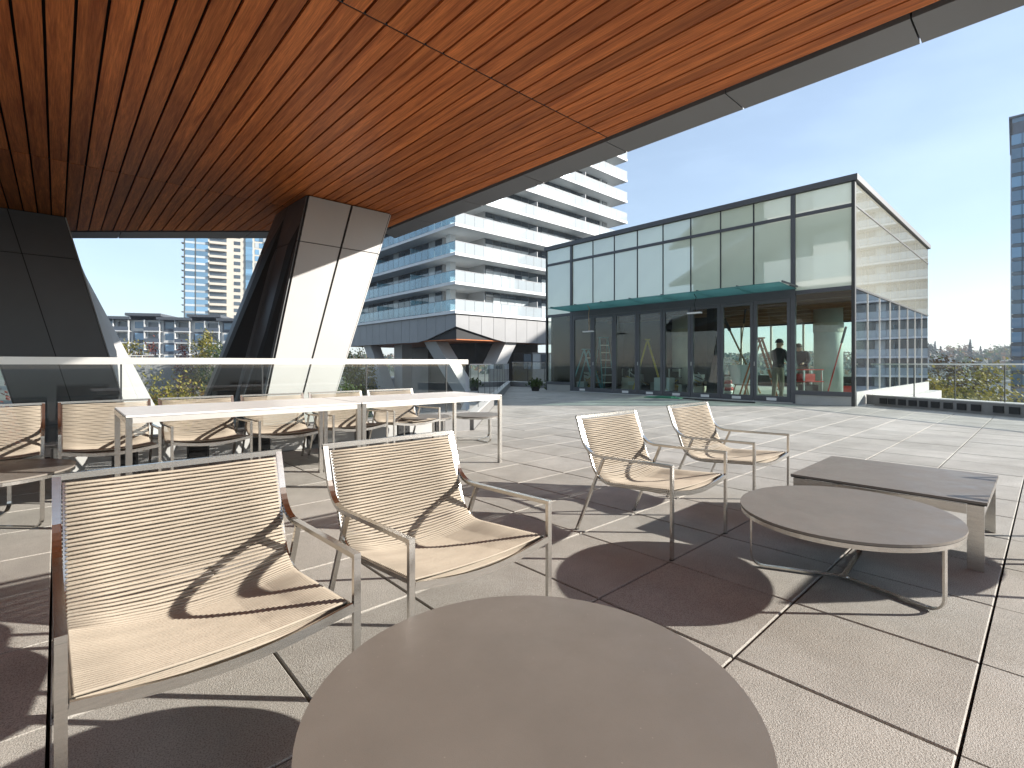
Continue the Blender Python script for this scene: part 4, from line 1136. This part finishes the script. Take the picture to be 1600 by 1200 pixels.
def worker(label, px, dd, rot, coat, bend, hat):
    x, y = vec(px, dd); o = thing('person', label, 'person', (x, y, .006), rot)
    # joints: (position, radius); local -y is forward
    J = {'pel': ((0, 0, .95), .15), 'bel': ((0, -.02 - bend * .1, 1.12), .15), 'che': ((0, -.02 - bend * .28, 1.34 - bend * .04), .17), 'nec': ((0, -.02 - bend * .40, 1.50 - bend * .1), .065), 'hea': ((0, -.04 - bend * .5, 1.62 - bend * .14), .095), 'cro': ((0, -.03 - bend * .54, 1.71 - bend * .15), .08)}
    E = [('pel', 'bel'), ('bel', 'che'), ('che', 'nec'), ('nec', 'hea'), ('hea', 'cro')]
    cy, cz = J['che'][0][1], J['che'][0][2]
    for s, n_ in ((-1, 'l'), (1, 'r')):
        J['sh' + n_] = ((.19 * s, cy, cz + .07), .075); J['el' + n_] = ((.25 * s, cy - .06, cz - .20), .052); J['wr' + n_] = ((.17 * s, cy - .28, cz - .24), .036); J['ha' + n_] = ((.155 * s, cy - .35, cz - .25), .036)
        E += [('che', 'sh' + n_), ('sh' + n_, 'el' + n_), ('el' + n_, 'wr' + n_), ('wr' + n_, 'ha' + n_)]
        for fi in range(4):
            J['f%d%s' % (fi, n_)] = ((.155 * s + (fi - 1.5) * .02, cy - .40, cz - .262 - .004 * abs(fi - 1)), .010); J['g%d%s' % (fi, n_)] = ((.155 * s + (fi - 1.5) * .02, cy - .42, cz - .295), .008)
            E += [('ha' + n_, 'f%d%s' % (fi, n_)), ('f%d%s' % (fi, n_), 'g%d%s' % (fi, n_))]
        J['th' + n_] = ((.155 * s - .05 * s, cy - .36, cz - .27), .010); E.append(('wr' + n_, 'th' + n_))
        J['hip' + n_] = ((.10 * s, 0, .90), .105); J['kn' + n_] = ((.12 * s, -.03, .50), .072); J['an' + n_] = ((.13 * s, .02, .09), .05); J['toe' + n_] = ((.14 * s, -.15, .045), .042)
        E += [('pel', 'hip' + n_), ('hip' + n_, 'kn' + n_), ('kn' + n_, 'an' + n_), ('an' + n_, 'toe' + n_)]
    names = list(J); idx = {n_: i for i, n_ in enumerate(names)}
    me = bpy.data.meshes.new('body'); me.from_pydata([J[n_][0] for n_ in names], [(idx[a], idx[b_]) for a, b_ in E], [])
    tmp = bpy.data.objects.new('body', me); COL.objects.link(tmp)
    sk = tmp.modifiers.new('skin', 'SKIN'); sk.use_smooth_shade = True
    for i, n_ in enumerate(names): me.skin_vertices[0].data[i].radius = (J[n_][1], J[n_][1] * (.8 if n_ in ('pel', 'bel', 'che') else 1)); me.skin_vertices[0].data[i].use_root = (n_ == 'pel')
    tmp.modifiers.new('sub', 'SUBSURF').levels = 1
    dg = bpy.context.evaluated_depsgraph_get(); ev = bpy.data.meshes.new_from_object(tmp.evaluated_get(dg))
    bpy.data.objects.remove(tmp)
    ev.materials.clear()
    for m_ in (coat, M['cloth_khaki'], M['skin'], M['rubber']): ev.materials.append(m_)
    hz = J['nec'][0][2]
    for p in ev.polygons:
        c = p.center; k_ = 0
        if c.z < .1: k_ = 3
        elif c.z < .95: k_ = 1
        if c.z > hz + .02: k_ = 2
        if c.y < cy - .29 and .95 < c.z < cz - .1: k_ = 2
        p.material_index = k_; p.use_smooth = True
    b_ = bpy.data.objects.new('body', ev); link(b_, o)
    hx, hy, hz2 = J['cro'][0]
    q_ = MB(); rings = []
    for i in range(6):
        t = i / 5; rr = .108 * math.cos(t * 1.45); rings.append([(hx + rr * math.cos(a) , hy + .015 + rr * 1.08 * math.sin(a), hz2 - .035 + .125 * math.sin(t * 1.5)) for a in [2 * math.pi * k_ / 14 for k_ in range(14)]])
    q_.loft(rings); q_.build('knit_hat' if hat else 'hair', M['cloth_black'] if hat else M['hair'], o, smooth=True)
    q_ = MB(); q_.add([(hx - .018, hy - .075, hz2 - .1), (hx + .018, hy - .075, hz2 - .1), (hx, hy - .118, hz2 - .1), (hx, hy - .08, hz2 - .055)], [(0, 1, 2), (0, 3, 1), (1, 3, 2), (2, 3, 0)]); q_.build('nose', M['skin'], o)
    for s in (-1, 1):
        q_ = MB(); q_.cyl((hx + .036 * s, hy - .083), .011, hz2 - .062, hz2 - .048, 8); q_.build('eye', M['black'], o)
        q_ = MB(); q_.cyl((hx + .1 * s, hy), .02, hz2 - .11, hz2 - .05, 8); q_.build('ear', M['skin'], o)
    q_ = MB(); q_.box((hx - .025, hy - .088, hz2 - .135), (hx + .025, hy - .075, hz2 - .128)); q_.build('mouth', M['red'], o)
worker('person in black jacket and black knit hat standing behind the glass doors', 1215, 14.35, R(-42.56 + 110), M['cloth_black'], .1, True)
worker('person in dark top bending over a cart behind the end window', 1256, 15.6, R(-42.56 - 50), M['cloth_navy'], .75, False)
def cart(label, px, dd, rot, m):
    x, y = vec(px, dd); o = thing('tool_cart', label, 'cart', (x, y, .006), rot, 'tool carts')
    for sx_ in (-.32, .32):
        for sy_ in (-.2, .2):
            MB().box((sx_ - .02, sy_ - .02, .1), (sx_ + .02, sy_ + .02, .88)).build('post', M['alu'], o); MB().tube([(sx_ - .02, sy_, .05), (sx_ + .02, sy_, .05)], .05, 10).build('wheel', M['rubber'], o)
    for z in (.18, .5, .86): MB().box((-.36, -.24, z), (.36, .24, z + .03)).build('shelf', m, o)
    MB().box((-.25, -.18, .535), (.1, .18, .75)).build('toolbox', m, o); MB().box((-.2, -.15, .215), (.25, .15, .42)).build('toolbox', M['rubber'], o)
cart('red tool cart in front of the bending worker', 1262, 15.1, R(-30), M['red'])
cart('dark cluttered tool cart behind the fifth folding door', 1058, 19.4, R(10), M['dark_in'])
cart('dark tool cart behind the third folding door', 985, 20.6, R(60), M['dark_in'])
x, y = vec(1160, 16.4); o = thing('plastic_tub', 'pale tapered plastic tub on a stand behind the second door from the right', 'tub', (x, y, .006))
MB().cyl((0, 0), .30, .38, 1.02, 24, r2=.46).build('tub', M['pale_plastic'], o, smooth=False)
for a in (0, 120, 240): MB().tube([(.3 * math.cos(R(a)), .3 * math.sin(R(a)), 0), (.2 * math.cos(R(a)), .2 * math.sin(R(a)), .38)], .02, 6).build('leg', M['plank'], o)
x, y = vec(1318, 17.2); o = thing('toolbox', 'red toolbox on the floor beside the round column', 'toolbox', (x, y, .006), R(20))
MB().box((-.3, -.2, .0), (.3, .2, .3)).build('body', M['red'], o); MB().box((-.31, -.21, .3), (.31, .21, .36)).build('lid', M['rubber'], o); MB().ribbon([(-.12, 0, .36), (-.12, 0, .43), (.12, 0, .43), (.12, 0, .36)], (0, 1, 0), .03, .02).build('handle', M['rubber'], o)
x, y = vec(1136, 17.3); o = thing('stacked_bags', 'red and white stacked bags behind the second door from the right', 'bags', (x, y, .006), R(10))
for i in range(5):
    q_ = MB(); q_.loft([[(-.22, -.15, i * .12), (.22, -.15, i * .12), (.22, .15, i * .12), (-.22, .15, i * .12)], [(-.26, -.18, i * .12 + .06), (.26, -.18, i * .12 + .06), (.26, .18, i * .12 + .06), (-.26, .18, i * .12 + .06)], [(-.21, -.14, i * .12 + .118), (.21, -.14, i * .12 + .118), (.21, .14, i * .12 + .118), (-.21, .14, i * .12 + .118)]])
    q_.build('bag', M['red'] if i % 2 else M['sticker'], o)
def pile(label, px, dd, seed, w):
    rn = random.Random(seed); x, y = vec(px, dd); o = thing('material_pile', label, 'pile', (x, y, .006), rn.uniform(0, 1), 'piles of building material')
    for i in range(9):
        a, b_, c_ = rn.uniform(.15, .4), rn.uniform(.12, .3), rn.uniform(.06, .2); px_, py_ = rn.uniform(-w, w), rn.uniform(-.35, .35)
        MB().box((px_ - a, py_ - b_, .012 * i), (px_ + a, py_ + b_, .012 * i + c_ * (1 + i * .25))).build('carton', rn.choice([M['plank'], M['dark_in'], M['pale_plastic'], M['curb'], M['beige']]), o)
    for i in range(6):
        a = rn.uniform(0, 3.1); l_ = rn.uniform(.5, .9)
        MB().tube([(-math.cos(a) * l_, -math.sin(a) * l_ * .5, rn.uniform(.1, .35)), (math.cos(a) * l_, math.sin(a) * l_ * .5, rn.uniform(.35, .8))], .02, 6).build('pipe', rn.choice([M['alu'], M['plank'], M['rubber'], M['yellow']]), o)
pile('heap of cartons and pipes behind the fifth folding door', 1050, 18.4, 1, .6)
pile('low heap of cartons behind the third and fourth folding doors', 995, 19.6, 2, .7)
pile('heap of cartons behind the sixth folding door', 1100, 18.0, 3, .5)
pile('heap of cartons behind the left end of the folding doors', 925, 21.0, 4, .6)
x, y = vec(1113, 16.8); o = thing('steel_post', 'black steel post behind the sixth folding door', 'post', (x, y, .006))
MB().box((-.13, -.13, .02), (.13, .13, 2.95)).build('shaft', M['black'], o); MB().box((-.2, -.2, 0), (.2, .2, .02)).build('base_plate', M['alu'], o)
# cords hanging from the canopy
def cord(label, y, zb_, lamp):
    o = thing('hanging_cord', label, 'cord', (PX - 1.0, y, 3.09), 0, 'cords hanging from the canopy')
    MB().tube([(0, 0, .02), (.05, -.05, -.12), (.12, .04, -.3), (.10, 0, zb_ - 3.09 + .1), (.06, -.02, zb_ - 3.09)], .012, 6).build('cable', M['rubber'] if lamp else M['plank'], o)
    MB().box((-.02, -.2, zb_ - 3.13), (.12, .2, zb_ - 3.09)).build('fitting', M['sticker'], o)
cord('black cord with a small lamp hanging from the canopy', 7.0, 2.55, True)
cord('pale cable looping down from the canopy over the third door', 10.9, 2.2, False)
x, y = vec(1058, 14.9); o = thing('folded_mat', 'small green mat lying on the pavers before the doors', 'mat', (13.9, 8.15, 0), R(10))
MB().box((-.25, -.55, .001), (.25, .55, .02)).build('sheet', M['green_mat'], o); MB().box((-.2, -.3, .02), (.2, .25, .045)).build('fold', M['green_mat'], o)
for i, (yy, ll) in enumerate(((6.2, 1.6), (6.9, 1.2))):
    o = thing('loose_plank', ('longer' if i == 0 else 'shorter') + ' dark plank lying on the pavers before the doors', 'plank', (13.75 + .12 * i, yy, 0), R(4 - 9 * i), 'loose planks')
    MB().box((-.06, -ll / 2, .001), (.06, ll / 2, .03)).build('board', M['dark_in'], o)
    for e in (-1, 1): MB().box((-.062, e * ll / 2 - .02 * (e > 0), .001), (.062, e * ll / 2 + .02 * (e < 0), .0315)).build('end_band', M['rubber'], o)
x, y = 13.75, 13.62; o = thing('potted_shrub', 'small green shrub at the left corner of the pavilion', 'plant', (x, y, 0))
MB().cyl((0, 0), .14, 0, .16, 16, r2=.18).build('pot', M['rubber'], o)
q_ = MB(); rnd = random.Random(3)
for i in range(320):
    p = Vector((rnd.gauss(0, .13), rnd.gauss(0, .13), .28 + rnd.gauss(0, .08))); s = .06; u = Vector((rnd.gauss(0, 1), rnd.gauss(0, 1), rnd.gauss(0, 1))).normalized(); v = u.orthogonal().normalized(); w = u.cross(v)
    q_.add([p - v * s, p + w * s * .6, p + v * s, p - w * s * .6], [(0, 1, 2, 3)])
q_.build('leaves', M['leaf_green'], o)

# ================================================================== AIR: thin autumn haze round the whole place
HZ = MB(); HZ.box((-1560, -1560, GZ - 1), (1560, 1560, 92))
hm = bpy.data.materials.new('haze_air'); hm.use_nodes = True
hn, hl = hm.node_tree.nodes, hm.node_tree.links
hn.remove(hn['Principled BSDF'])
pv = hn.new('ShaderNodeVolumePrincipled'); pv.inputs['Color'].default_value = (.80, .88, 1.0, 1); pv.inputs['Density'].default_value = .00032; pv.inputs['Anisotropy'].default_value = .2
hl.new(pv.outputs[0], hn['Material Output'].inputs['Volume'])
tag(HZ.build('haze', hm), 'thin bluish autumn haze in the air over the whole view', 'haze', kind='stuff')
